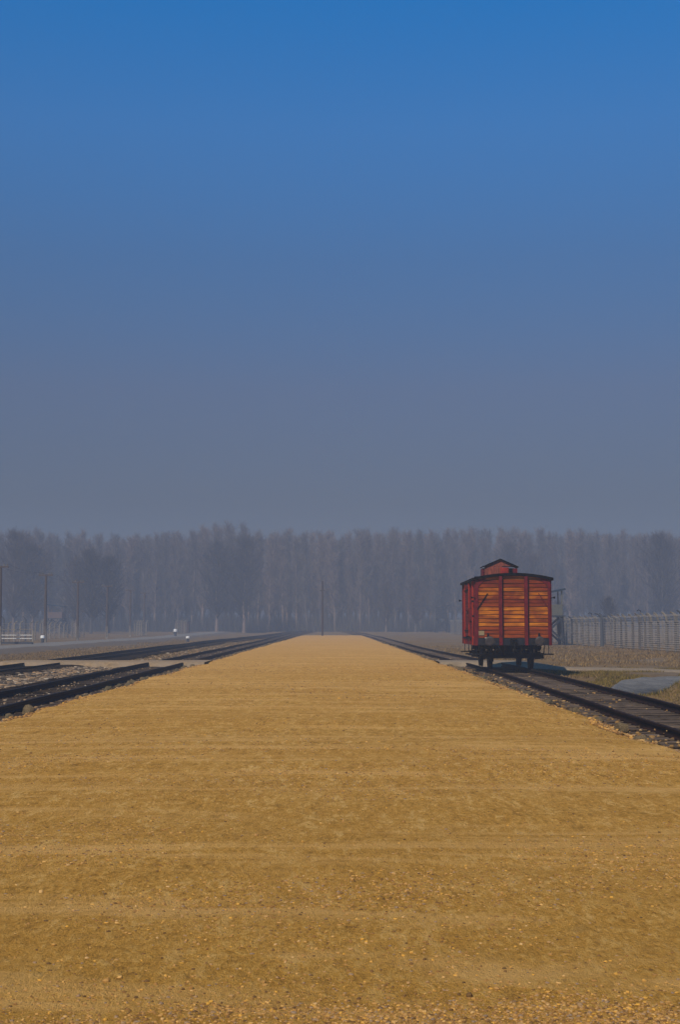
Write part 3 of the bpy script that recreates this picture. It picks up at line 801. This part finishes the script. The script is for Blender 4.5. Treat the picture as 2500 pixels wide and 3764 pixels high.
# end posts, corner angles, gussets, diagonal rods
for yy, sy in ((0, -1), (LEN, 1)):
    for xq in (-0.46, 0.47):
        MB().box((xq, yy + sy * 0.085, (arc_z(xq) + 0.88) / 2 + 0.0), (0.12, 0.13, arc_z(xq) - 0.90)).build('end_post', M_red, wag)
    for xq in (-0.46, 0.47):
        MB().box((xq + 0.078, yy + sy * 0.05, (arc_z(xq) + 0.88) / 2), (0.032, 0.07, arc_z(xq) - 0.92)).build('post_shadow_strip', M_black, wag)  # black strip added for the shadow that each end post casts
    for sx in (-1, 1):
        MB().box((sx * (HW - 0.035), yy + sy * 0.03, (Z1 + 0.88) / 2), (0.095, 0.05, Z1 - 0.89)).build('corner_angle', M_red, wag)
        x0 = sx * (HW - 0.085)
        MB().prism([(x0, Z1 + 0.03), (x0 - sx * 0.30, Z1 + 0.075), (x0, Z1 - 0.26)], 'y', yy + sy * 0.026, yy + sy * 0.05).build('corner_gusset', M_red, wag)
        MB().bar((sx * (HW - 0.42), yy + sy * 0.05, 2.78), (sx * (HW - 0.03), yy + sy * 0.06, 2.18), 0.04, 0.02).build('diagonal_rod', M_black if sx < 0 else M_red, wag)
        # lamp bracket: a short arm with a flared socket
        bk = MB().bar((sx * (HW + 0.01), yy + sy * 0.03, 2.6), (sx * (HW + 0.13), yy + sy * 0.03, 2.62), 0.03).build('lamp_bracket', M_black, wag)
        MB().tube([(sx * (HW + 0.11), yy + sy * 0.03, 2.62), (sx * (HW + 0.16), yy + sy * 0.03, 2.62), (sx * (HW + 0.18), yy + sy * 0.03, 2.62)], [0.03, 0.035, 0.05], 10).build('lamp_socket', M_black, bk)
        # buffers: shank, housing, round head
        bh = MB().tube([(sx * 0.90, yy + sy * 0.06, 1.04), (sx * 0.90, yy + sy * 0.36, 1.04)], [0.12, 0.085], 14).build('buffer', M_black, wag, smooth=False)
        MB().tube([(sx * 0.90, yy + sy * 0.34, 1.04), (sx * 0.90, yy + sy * 0.52, 1.04)], 0.05, 10).build('buffer_shank', M_black, bh)
        MB().tube([(sx * 0.90, yy + sy * 0.52, 1.04), (sx * 0.90, yy + sy * 0.555, 1.04), (sx * 0.90, yy + sy * 0.575, 1.04)], [0.175, 0.175, 0.13], 22).build('buffer_head', M_buffer, bh)
        # socket standing on the beam above the buffer, step and stirrup under the corner
        MB().tube([(sx * 0.93, yy + sy * 0.10, 1.16), (sx * 0.93, yy + sy * 0.10, 1.33)], [0.045, 0.03], 8).build('lamp_iron', M_black, wag)
        MB().box((sx * 0.98, yy + sy * 0.11, 1.155), (0.13, 0.09, 0.03)).build('bracket_foot', M_pale, wag)
        st = MB().box((sx * (HW - 0.08), yy - sy * 0.18, 0.56), (0.42, 0.2, 0.045)).build('step_board', M_black, wag)
        for q in (-0.1, 0.08):
            MB().bar((sx * (HW - 0.12) + q, yy - sy * 0.18, 0.56), (sx * (HW - 0.12) + q * 0.8, yy - sy * 0.12, 0.9), 0.022).build('step_hanger', M_beam, st)
    MB().box((0, yy + sy * 0.01, 1.015), (2 * HW - 0.11, 0.10, 0.255)).build('buffer_beam', M_beam, wag)
    # draw hook, plate, screw link, hose
    dh = MB().box((0, yy + sy * 0.09, 1.0), (0.26, 0.06, 0.24)).build('draw_plate', M_black, wag)
    MB().tube([(0, yy + sy * 0.1, 1.02), (0, yy + sy * 0.28, 1.02), (0, yy + sy * 0.34, 1.08), (0, yy + sy * 0.30, 1.13)], [0.04, 0.035, 0.03, 0.02], 8).build('draw_hook', M_black, dh)
    MB().tube([(0, yy + sy * 0.26, 1.0), (0.03, yy + sy * 0.28, 0.8), (-0.04, yy + sy * 0.27, 0.62)], 0.028, 8).build('screw_coupling', M_black, dh)
    MB().tube([(-0.55, yy + sy * 0.08, 0.9), (-0.52, yy + sy * 0.2, 0.75), (-0.45, yy + sy * 0.18, 0.60)], 0.028, 8).build('brake_hose', M_black, wag)
    for xq in (-0.75, -0.62, -0.28, 0.3, 0.62, 0.75):
        MB().bar((xq, yy - sy * 0.15, 0.9), (xq + random.uniform(-.12, .12), yy - sy * 0.2, 0.55), 0.06).build('brake_hanger', M_black, wag)
    MB().box((0, yy - sy * 0.42, 0.50), (2.30, 0.12, 0.20)).build('brake_beam', M_black, wag)
    MB().box((0, yy - sy * 0.34, 0.80), (2.0, 0.1, 0.12)).build('cross_member', M_black, wag)
# label plate on the front, lower left
pl = MB().box((-1.17 + .0, -0.035, 1.33), (0.22, 0.02, 0.16)).build('label_plate', M_plate, wag)
# roof: curved shell
def roof_mesh():
    b = MB(); OH = 0.12; W = HW + OH
    xs_ = np.linspace(-W, W, 21); th = 0.085
    top = [(x, Z2 + 0.10 - (Z2 - Z1) * (abs(x) / HW) ** 2) for x in xs_]
    bot = [(x, Z2 + 0.004 - (Z2 - Z1) * (abs(x) / HW) ** 2) for x in xs_[::-1]]
    b.prism(top + bot, 'y', -0.14, LEN + 0.12); return b
rf = roof_mesh().build('roof', M_roof, wag)
MB().tube([(-HW + 0.25, LEN * .45, Z1 + 0.1), (-HW + 0.25, LEN * .45, Z1 + 0.22)], [0.05, 0.07], 8).build('roof_ventilator', M_black, rf)
MB().box((-HW - 0.10, LEN / 2, Z1 + 0.02), (0.05, LEN + .1, 0.05)).build('rain_strip', M_black, rf)
# brakeman's cabin behind the far end, rising above the roof
CX, CW, CY0, CY1, CT, CP = 0.17, 0.66, LEN + 0.06, LEN + 0.90, 4.03, 4.30
cab = link('brakeman_cabin', None, wag, (0, 0, 0))
for k in range(6):    # front boards
    if k >= 5: continue
    xx = CX - CW + 0.09 + k * 0.145
    MB().box((xx, CY0 + 0.02, 2.6), (0.135, 0.04, 2 * (CT - 2.6))).build('cabin_board', M_cabin, cab)
MB().prism([(CX - CW, CT + .004), (CX + CW, CT + .004), (CX, CP)], 'y', CY0, CY0 + 0.05).build('gable_board', M_cabin, cab)
MB().prism([(CX - CW, CT + .004), (CX + CW, CT + .004), (CX, CP)], 'y', CY1 - .05, CY1).build('gable_board', M_cabin, cab)
dm = MB(); ang = np.linspace(-1.1, 1.1, 9)
dm.prism([(CX + 0.17 + 0.19 * math.sin(a), CY0 - 0.05 - 0.06 * math.cos(a)) for a in ang] + [(CX + 0.17 + 0.16 * math.sin(a), CY0 - 0.03 - 0.03 * math.cos(a)) for a in ang[::-1]], 'z', 2.6, CT - 0.05)
dm.build('curved_door_panel', M_red_bright, cab)
MB().box((CX - CW - 0.04, (CY0 + CY1) / 2, 2.58), (0.06, CY1 - CY0, 2 * (3.94 - 2.58))).build('side_wall', M_red, cab)
MB().box((CX + CW + 0.02, (CY0 + CY1) / 2, 2.58), (0.06, CY1 - CY0, 2 * (3.94 - 2.58))).build('side_wall', M_red, cab)
MB().box((CX + CW - 0.08, CY0 + 0.02, 2.58), (0.12, 0.05, 2 * (3.94 - 2.58))).build('door_post', M_red, cab)
MB().box((CX, CY1 - 0.03, 2.58), (2 * CW, 0.05, 2 * (3.98 - 2.58))).build('back_wall', M_black, cab)
MB().box((CX, (CY0 + CY1) / 2, 1.10), (2 * CW + .2, CY1 - CY0, 0.1)).build('cabin_floor', M_black, cab)
for sx in (-1, 1):
    MB().prism([(CX, CP + 0.004), (CX, CP + 0.045), (CX + sx * (CW + 0.09), CT + 0.005 - 0.02), (CX + sx * (CW + 0.09), CT - 0.055)], 'y', CY0 - 0.09, CY1 + 0.06).build('cabin_roof', M_roof, cab)
# wheelsets and running gear
for yy in (1.15, 5.05):
    ax = MB().tube([(-1.05, yy, 0.49), (1.05, yy, 0.49)], 0.075, 12).build('axle', M_black, wag)
    for sx in (-1, 1):
        w = MB().tube([(sx * 0.69, yy, 0.49), (sx * 0.72, yy, 0.49), (sx * 0.725, yy, 0.49), (sx * 0.83, yy, 0.49)], [0.52, 0.52, 0.49, 0.485], 32).build('wheel', M_black, ax)
        MB().tube([(sx * 0.83, yy, 0.49), (sx * 0.92, yy, 0.49)], [0.14, 0.11], 12).build('hub', M_black, ax)
        ab = MB().box((sx * 1.02, yy, 0.5), (0.20, 0.26, 0.28)).build('axle_box', M_black, wag)
        MB().box((sx * 0.96, yy - 0.25, 0.68), (0.05, 0.10, 0.5)).build('axle_guard', M_black, wag)
        MB().box((sx * 0.96, yy + 0.25, 0.68), (0.05, 0.10, 0.5)).build('axle_guard', M_black, wag)
        sp_ = MB()
        for k in range(7):
            sp_.box((sx * 1.05, yy, 0.67 + k * 0.022), (0.09, 0.35 + 0.13 * k, 0.019))
        sp_.build('leaf_spring', M_black, ab)
        MB().box((sx * 1.05, yy - 0.55, 0.80), (0.07, 0.07, 0.16)).build('spring_shackle', M_black, wag)
        MB().box((sx * 0.72, yy - 0.58, 0.47), (0.09, 0.08, 0.38)).build('brake_block', M_black, wag)
MB().box((-1.28, 3.1, 0.50), (0.26, 2.2, 0.05)).build('foot_board', M_black, wag)
for q in (2.2, 4.0): MB().bar((-1.22, q, 0.5), (-1.18, q, 0.9), 0.03).build('foot_board_hanger', M_black, wag)
MB().box((0.0, 3.1, 0.72), (0.5, 1.4, 0.3)).build('brake_cylinder', M_black, wag)
MB().bar((-1.0, 0.9, 0.4), (-1.0, 5.2, 0.4), 0.05).build('tie_bar', M_black, wag)
MB().bar((1.0, 0.9, 0.4), (1.0, 5.2, 0.4), 0.05).build('tie_bar', M_black, wag)

# ------------------------------------------------------------------ fences
def post_mesh(h, m, lean=-1):
    b = MB()
    b.tube([(0, 0, -0.3), (0, 0, h * 0.82), (lean * 0.06, 0, h * 0.91), (lean * 0.20, 0, h * 0.97), (lean * 0.36, 0, h)], [0.11, 0.085, 0.08, 0.07, 0.06], 6)
    return b.mesh('post', m)
PM = post_mesh(2.85, M_conc); PMD = post_mesh(2.95, M_conc_dark); 
def lamp_part(parent):
    return MB().tube([(-0.30, 0, 2.86), (-0.33, 0, 3.02), (-0.5, 0, 3.1), (-0.62, 0, 3.0)], 0.035, 5).build('lamp_arm', M_black, parent)
def fence(label, x0, ylist, zf, group, nw=17, wr=0.021, pm=PM, y_first=None, gaps=(), lean=-1, hh=2.85, xoff=lambda y: 0):
    t = thing('barbed_wire_fence', label, 'fence', (0, 0, 0), 0, group)
    for i, y in enumerate(ylist):
        x = x0 + xoff(y)
        dark = (random.random() < 0.10)
        p = link('post', PMD if dark else pm, t, (x, y, float(zf(x, y))), (0, 0, random.uniform(-.05, .05)))
        if random.random() < 0.16 and lean == -1: lamp_part(p)
        if x0 == 24.0 and 126 < y < 128.5: p.data = PMD; p.scale = (1.7, 1.7, 1.02)
    for k in range(nw):
        pts = []
        z = 0.15 + (hh - 0.35) * k / (nw - 1)
        for y in ylist:
            dx = lean * 0.3 * max(0, (z / hh - 0.82) / 0.18) - 0.12 * (1 if lean < 0 else -1)
            x = x0 + xoff(y)
            pts.append((x + dx, y, float(zf(x, y)) + z))
        segs = [pts]
        for gy in gaps:
            segs = [s for q in segs for s in ([p for p in q if p[1] < gy], [p for p in q if p[1] >= gy])]
        b = MB()
        for s in segs:
            if len(s) > 1: b.tube(s, wr, 3, cap=False)
        b.build('wire', M_wire, t)
    return t
def jl(a, b, s, j=0.3):
    out = []; y = a
    while y < b: out.append(y + random.uniform(-j, j)); y += s
    return out
fence('near line of tall concrete posts strung with barbed wire, right of the wagon', 24.0, jl(78, 122.5, 2.35) + jl(126.2, 292, 3.2), ground_z, 'camp fences right of the tracks', gaps=(124,))
fence('second line of concrete posts and barbed wire behind the near fence on the right', 27.2, jl(84, 296, 3.4), ground_z, 'camp fences right of the tracks')
fence('third and farthest line of concrete fence posts on the right, before the wood', 33.5, jl(100, 300, 3.6), ground_z, 'camp fences right of the tracks')
fence('barbed wire fence on concrete posts far left behind the line of wooden poles', -37.0, jl(118, 176, 2.8), ground_z, 'camp fences left of the tracks', nw=11, wr=0.016, lean=1, hh=2.3, pm=post_mesh(2.35, M_conc, 1))
fence('lone run of concrete fence posts beyond the brown tower on the left', -41.0, jl(196, 232, 3.4), ground_z, 'camp fences left of the tracks', nw=11, wr=0.02, lean=1, hh=2.3, pm=post_mesh(2.35, M_conc, 1))
fence('short pair of concrete post bays left of centre near the road end', -35.0, jl(246, 262, 3.0), ground_z, 'camp fences left of the tracks', nw=11, wr=0.03, lean=1, hh=2.6, pm=post_mesh(2.7, M_conc, 1))
fence('faint run of concrete fence posts where the road meets the wood', -31.5, jl(276, 300, 3.2), ground_z, 'camp fences left of the tracks', nw=11, wr=0.03, lean=1, hh=2.6, pm=post_mesh(2.7, M_conc, 1))

fence('distant pale barbed wire fence behind the brown tower on the left', -60.0, jl(286, 330, 3.2), ground_z, 'camp fences left of the tracks', nw=16, wr=0.034, lean=1, hh=3.0, pm=post_mesh(3.05, M_conc, 1))
# low gate with pale rails and a dark bottom rail, far left
gt = thing('rail_gate', 'low gate of pale rails with a dark bottom beam at the far left roadside', 'gate', (-33.5, 139.5, float(ground_z(-33.5, 139.5))))
for zq, mm in ((0.95, M_white), (0.62, M_white), (1.5, M_conc)): MB().box((0.8, 0, zq), (5.6, 0.06, 0.05)).build('rail', mm, gt)
MB().box((1.0, -0.1, 0.18), (5.2, 0.25, 0.20)).build('bottom_beam', M_slate, gt)
for q in (-2.0, 3.6): MB().box((q, 0, 0.75), (0.12, 0.12, 1.5)).build('post', M_conc, gt)

# ------------------------------------------------------------------ poles
def pole(x, y, h, label, group, arm=1.6, plinth=True, arm_drop=0.0, wood=M_pole):
    z = float(ground_z(x, y))
    t = thing('utility_pole', label, 'pole', (x, y, z), 0, group)
    if plinth: MB().box((0, 0, 0.85), (0.34, 0.34, 1.9), taper=0.85).build('concrete_footing', M_conc, t)
    MB().tube([(0, 0, 0.3), (0, 0, h)], [0.18, 0.13], 10).build('shaft', wood, t)
    cr = MB().box((0.0, -0.12, h - 0.12 - arm_drop), (arm, 0.12, 0.16)).build('crossarm', wood, t)
    for q in (-.85, -.45, .45, .85):
        MB().tube([(q * arm / 2, -0.12, h - 0.03 - arm_drop), (q * arm / 2, -0.12, h + 0.16 - arm_drop)], [0.04, 0.06], 6).build('insulator', M_conc, cr)
    return t
PG = 'wooden poles along the left road'
PL = [(-32.6, 137, 7.7, 'tall wooden pole cut by the left edge of the photo'), (-32.9, 160, 7.7, 'wooden crossarm pole just right of the white bollard, second from the left'),
      (-33.8, 185, 7.7, 'wooden pole right of the brown tower, third from the left'), (-33.5, 207, 7.8, 'fourth wooden pole from the left, on a pale footing'),
      (-34.3, 236, 7.8, 'fifth wooden pole from the left, before the dense round tree'), (-36.0, 266, 7.9, 'sixth and faintest wooden pole of the left row')]
for x, y, h, l in PL: pole(x, y, h, l, PG)
for k, (a, b_) in enumerate(zip(PL[:-1], PL[1:])):
    pass
wires = MB()
for q in (-0.68, 0.68):
    pts = []
    for a, c_ in zip(PL[:-1], PL[1:]):
        for s in np.linspace(0, 1, 6)[:-1]:
            x = a[0] + (c_[0] - a[0]) * s; y = a[1] + (c_[1] - a[1]) * s
            z = (a[2] + float(ground_z(a[0], a[1]))) * (1 - s) + (c_[2] + float(ground_z(c_[0], c_[1]))) * s + 0.16 - 0.35 * 4 * s * (1 - s)
            pts.append((x + q, y - 0.12, z))
    wires.tube(pts, 0.007, 4, cap=False)
wires.build('overhead_wires', M_black, label='thin overhead wires strung along the left row of wooden poles', cat='wire')
M_pole_dark = mat('dark_pole_wood', (0.045, 0.03, 0.026), 0.9)
pole(-1.95, 226, 9.1, 'single tall wooden pole at the far end of the platform, centre of the photo', 'pole at the platform end', arm=0.8, plinth=False, arm_drop=1.45, wood=M_pole_dark)

# ------------------------------------------------------------------ guard towers
def tower(x, y, rz, label, s=1.0, roof_tilt=0.10, mt=M_tower, mp=M_tower_panel, mroof=M_tower, W=2.6, H=5.7, spread=0.35):
    t = thing('guard_tower', label, 'watchtower', (x, y, float(ground_z(x, y))), rz, 'guard towers along the camp fences')
    h = W / 2; pf = H * 0.53; rail_ = H * 0.76
    for sx in (-1, 1):
        for sy in (-1, 1):
            MB().bar((sx * (h + spread), sy * (h + spread), -0.1), (sx * h, sy * h, pf), 0.22).build('leg', mt, t)
            MB().bar((sx * h, sy * h, pf), (sx * h, sy * h, H - 0.12 + sx * roof_tilt * h), 0.13).build('post', mp, t)
    for sy in (-1, 1):
        MB().bar((-(h + spread * .9), sy * (h + spread * .9), 0.3), (h + 0.05, sy * (h + .05), pf - 0.1), 0.19).build('cross_brace', mt, t)
        MB().bar(((h + spread * .9), sy * (h + spread * .9 + .15), 0.3), (-h - 0.05, sy * (h + .20), pf - 0.1), 0.19).build('cross_brace', mt, t)
    for sx in (-1, 1):
        MB().bar((sx * (h + spread * .9), -(h + spread * .9), 0.3), (sx * (h + 0.05), (h + .05), pf - 0.1), 0.19).build('cross_brace', mt, t)
    MB().box((0, 0, pf + 0.06), (W + 0.5, W + 0.5, 0.12)).build('platform_deck', mt, t)
    nb = 6
    for sy in (-1, 1):
        for k in range(nb):
            MB().box((0, sy * (h + 0.06), pf + 0.22 + k * (rail_ - pf - .12) / nb), (W + 0.1, 0.04, (rail_ - pf - .12) / nb - 0.015)).build('wall_board', mp, t)
    for sx in (-1, 1):
        for k in range(nb):
            MB().box((sx * (h + 0.07), 0, pf + 0.22 + k * (rail_ - pf - .12) / nb), (0.04, W - 0.02, (rail_ - pf - .12) / nb - 0.015)).build('wall_board', mp, t)
    MB().box((0, 0, 0), (W + 0.75, W + 0.75, 0.19), rot=Matrix.Rotation(-math.atan(roof_tilt), 3, 'Y')).build('roof', mroof, t, loc=(0, 0, H - 0.02))
    return t
M_roof_blue = mat('slate_blue_roofing', (0.012, 0.028, 0.048), 0.8)
tower(21.3, 140, 0.0, 'grey timber guard tower half hidden behind the right side of the wagon', roof_tilt=0.20, mroof=M_roof_blue, H=5.2, W=2.35, spread=0.15)
tower(23.8, 311, 0.1, 'small hazy guard tower left of the wagon, against the wood', roof_tilt=0.20, W=2.0, mp=M_tower)
tower(-56.5, 286, -0.05, 'brown timber guard tower on splayed crossed legs at the far left', roof_tilt=-0.12, mt=M_tower, mp=mat('reddish_brown_boards', (0.15, 0.10, 0.085), 0.9), mroof=M_roof_blue, W=2.8, spread=0.75)

# ------------------------------------------------------------------ white-topped bollards, small far structures
def bollard(x, y, h, label, w=0.45):
    t = thing('bollard', label, 'bollard', (x, y, float(ground_z(x, y)) + .03), 0, 'white topped bollards by the left road')
    MB().tube([(0, 0, 0), (0, 0, h * 0.62)], [w * .36, w * .33], 12).build('stem', M_slate, t)
    MB().tube([(0, 0, h * .62), (0, 0, h * .88), (0, 0, h)], [w * .52, w * .52, w * .40], 14).build('cap', M_white, t)
bollard(-31.1, 150, 0.78, 'short dark bollard with a white cap beside the left road, nearest of the three')
bollard(-19.4, 186, 0.72, 'small white capped bollard near the left tracks, right of the others', 0.5)
bollard(-27.5, 243, 1.2, 'taller faint bollard with a white top, farthest along the left road', 0.6)
# pale hut among the trees left of centre
ht = thing('hut', 'small pale hut seen faintly at the road end before the wood', 'hut', (-33.0, 305, float(ground_z(-33, 305))))
MB().box((0, 0, 1.2), (3.0, 3.0, 2.4)).build('wall', M_tower_brown, ht)
MB().prism([(-1.7, 2.4), (1.7, 2.4), (1.7, 2.55), (-1.7, 2.65)], 'y', -1.7, 1.7).build('roof', M_tower, ht)
MB().box((-0.5, -1.52, 1.0), (0.8, 0.05, 1.9)).build('door', M_tower, ht)

# ------------------------------------------------------------------ trees
def branch_tree(seed, H, r0, nb, up, blen, start, ntw, twl, tww, spreadtop=0.5, round_=False):
    """returns trunk mesh, crown mesh"""
    r = np.random.default_rng(seed)
    b = MB()
    pts = []; x = y = 0.0
    for k in range(8):
        s = k / 7; pts.append((x, y, H * 0.97 * s)); x += r.normal(0, 0.006 * H); y += r.normal(0, 0.006 * H)
    b.tube(pts, [r0 * (1 - 0.93 * (k / 7) ** 0.8) + 0.01 for k in range(8)], 7)
    trunk = b.mesh('trunk', M_bark)
    P = np.array(pts)
    V = []; F = []
    def tri(a, c, w, n_=1):
        d = c - a; q = np.cross(d, r.normal(size=3)); q = q / (np.linalg.norm(q) + 1e-9) * w
        i = len(V); V.extend([a - q, a + q, c]); F.append((i, i + 1, i + 2))
    def quad(a, c, w0, w1):
        for _ in range(2):
            d = c - a; q = np.cross(d, r.normal(size=3)); q = q / (np.linalg.norm(q) + 1e-9)
            i = len(V); V.extend([a - q * w0, a + q * w0, c + q * w1, c - q * w1]); F.append((i, i + 1, i + 2)); F.append((i, i + 2, i + 3))
    for k in range(nb):
        s = start + (0.98 - start) * (k + r.random()) / nb
        zz = s * H * 0.97
        base = np.array([np.interp(zz, P[:, 2], P[:, 0]), np.interp(zz, P[:, 2], P[:, 1]), zz])
        a = r.uniform(0, 2 * np.pi)
        if round_: prof = math.sin(math.pi * min(1, max(0.12, (s - start) / (1 - start) * 0.85 + 0.15))) 
        else: prof = (1 - ((s - start) / (1 - start)) ** 4.0) * 0.65 + 0.35
        L_ = blen * prof * r.uniform(0.7, 1.25)
        el = R(up) * r.uniform(0.75, 1.2)
        d = np.array([math.cos(a) * math.cos(el), math.sin(a) * math.cos(el), math.sin(el)])
        p = base; nseg = 3
        rad = r0 * 0.30 * (1 - s) + 0.03
        for q in range(nseg):
            d2 = d + np.array([r.normal(0, .12), r.normal(0, .12), 0.13 + r.normal(0, .08)]); d2 /= np.linalg.norm(d2)
            p2 = p + d2 * L_ / nseg
            quad(p, p2, rad * (1 - q / nseg) + .012, rad * (1 - (q + 1) / nseg) + .012)
            for _ in range(ntw):
                t_ = r.random(); a0 = p + (p2 - p) * t_
                dd = d2 * 0.6 + r.normal(0, 0.5, 3) + np.array([0, 0, 0.45]); dd /= np.linalg.norm(dd)
                e0 = a0 + dd * twl * r.uniform(0.5, 1.2)
                tri(a0, e0, tww)
                for _ in range(2):
                    t2 = r.uniform(.3, .9); a1 = a0 + (e0 - a0) * t2; de = dd + r.normal(0, .5, 3); de /= np.linalg.norm(de)
                    tri(a1, a1 + de * twl * 0.5 * r.uniform(.6, 1.2), tww * 0.7)
            p, d = p2, d2
    crown = raw_mesh('crown', np.array(V), np.array(F), M_twig)
    return trunk, crown
POP = [branch_tree(100 + k, 23.2, 0.33, 90, 60, 3.2, 0.15, 6, 1.5, 0.04) for k in range(8)]
_keep = M_twig; M_twig = M_twig_dark
WIDE = [branch_tree(200 + k, 16, 0.30, 100, 42, 5.6, 0.14, 9, 1.6, 0.034, round_=True) for k in range(4)]
M_twig = _keep
def tree(x, y, s, variant, label, group, name='bare_tree', cat='tree', sz=None):
    t = thing(name, label, cat, (x, y, float(ground_z(x, y))), random.uniform(0, 6.28), group)
    sz = sz or s * random.uniform(0.97, 1.02)
    for nm, me in zip(('trunk', 'crown'), variant):
        o = link(nm, me, t); o.scale = (s, s, sz)
    return t
# front rows of the wood: single trees
cnt = 0
prof_x = [-110, -84, -66, -50, -40, -25, -15, 0, 20, 45, 62, 84, 110]
prof_h = [1.02, 1.04, 1.0, 1.0, 1.05, 1.10, 1.03, 1.04, 1.05, 1.06, 1.04, 1.02, 1.02]
for row, (y0, dx) in enumerate(((348, 3.1), (356, 3.5), (365, 3.7), (375, 4.2))):
    x = -98 + random.uniform(0, 2)
    while x < 98:
        xx = x + random.uniform(-0.7, 0.7)
        s = float(np.interp(xx, prof_x, prof_h)) * (1 + row * 0.03) * random.uniform(0.93, 1.02)
        tree(xx, y0 + random.uniform(-3, 3), s, random.choice(POP), 'tall slender bare tree standing in the hazy wood across the horizon', 'tall bare trees of the wood on the horizon')
        cnt += 1; x += dx * random.uniform(0.8, 1.2)
# farther mass of the wood, one object: joined copies of the crowns and trunks
VV = []; FF = []; off = 0
srcs = []
for tr, cr in POP[:4]:
    for me in (tr, cr):
        me.calc_loop_triangles()
        v = np.empty(len(me.vertices) * 3); me.vertices.foreach_get('co', v); v = v.reshape(-1, 3)
        f = np.empty(len(me.loop_triangles) * 3, dtype=np.int32); me.loop_triangles.foreach_get('vertices', f); f = f.reshape(-1, 3)
        srcs.append((v, f))
for k in range(215):
    x = -185 + 370 * (k + random.random()) / 215; y = 386 + random.random() * 26
    q = random.randrange(4); a = random.uniform(0, 6.28); s = random.uniform(0.98, 1.13)
    z0 = float(ground_z(x, y))
    for (v, f) in (srcs[2 * q], srcs[2 * q + 1]):
        w = np.stack([(v[:, 0] * math.cos(a) - v[:, 1] * math.sin(a)) * s + x, (v[:, 0] * math.sin(a) + v[:, 1] * math.cos(a)) * s + y, v[:, 2] * s + z0], 1)
        VV.append(w); FF.append(f + off); off += len(v)
link('far_wood', raw_mesh('far_wood', np.concatenate(VV), np.concatenate(FF), M_twig), kind='stuff')
# undergrowth along the foot of the wood
blades('undergrowth', 60000, (-115, 115), (340, 378), 4.2, 0.06, M_brush, lambda x, y: fbm(x * .12, y * .1, 2) > -0.5, 0.5, 1.0)
blades('undergrowth', 9000, (-115, 115), (330, 344), 1.0, 0.05, M_brush, lambda x, y: fbm(x * .1 + 9, y * .1, 2) > 0.0, 0.5, 1.0)
# individual broad trees in front of the wood
for x, y, s, l in ((-68.5, 300, 1.3, 'broad bare tree at the far left, behind the leftmost wooden pole'),
                   (-65.0, 302, 1.15, 'bare tree with low forked limbs left of the brown tower'),
                   (-49.5, 286, 1.08, 'dense rounded bare tree right of the brown tower, on the left'),
                   (-46.5, 290, 0.98, 'second trunk of the dense dark clump left of centre'),
                   (-54.0, 294, 0.95, 'left shoulder of the dense round clump of bare trees'),
                   (-27.0, 322, 1.3, 'broad crowned tree in front of the wood, left of the centre pole'),
                   (-21.0, 326, 1.42, 'tallest broad crown rising above the tree line left of centre'),
                   (40.5, 322, 1.28, 'brownish broad crown rising behind the red wagon'),
                   (46.0, 326, 1.1, 'brown bare tree right behind the wagon roof'),
                   (73.0, 312, 1.38, 'large brown bare tree at the right edge above the fence'),
                   (12.0, 328, 0.72, 'low reddish bare tree between the centre pole and the wagon'),
                   (19.0, 330, 0.78, 'low reddish bushy tree left of the small guard tower'),
                   (47.0, 240, 0.42, 'low brown bushy tree behind the right fence'),
                   (40.0, 250, 0.38, 'smaller brown bush behind the right fence, nearer the wagon')):
    tree(x, y, s, random.choice(WIDE), l, None)

# ------------------------------------------------------------------ haze
hz = MB().box((0, 410, 16.5), (1400, 1040, 36.5))
M_haze = bpy.data.materials.new('haze'); M_haze.use_nodes = True
ht_ = M_haze.node_tree
for n_ in list(ht_.nodes): ht_.nodes.remove(n_)
out = ht_.nodes.new('ShaderNodeOutputMaterial'); pv = ht_.nodes.new('ShaderNodeVolumePrincipled')
pv.inputs['Density'].default_value = 0.0022
pv.inputs['Color'].default_value = (0.44, 0.52, 0.69, 1)
pv.inputs['Anisotropy'].default_value = 0.0
ht_.links.new(pv.outputs[0], out.inputs['Volume'])
hz.build('haze', M_haze, kind='stuff')
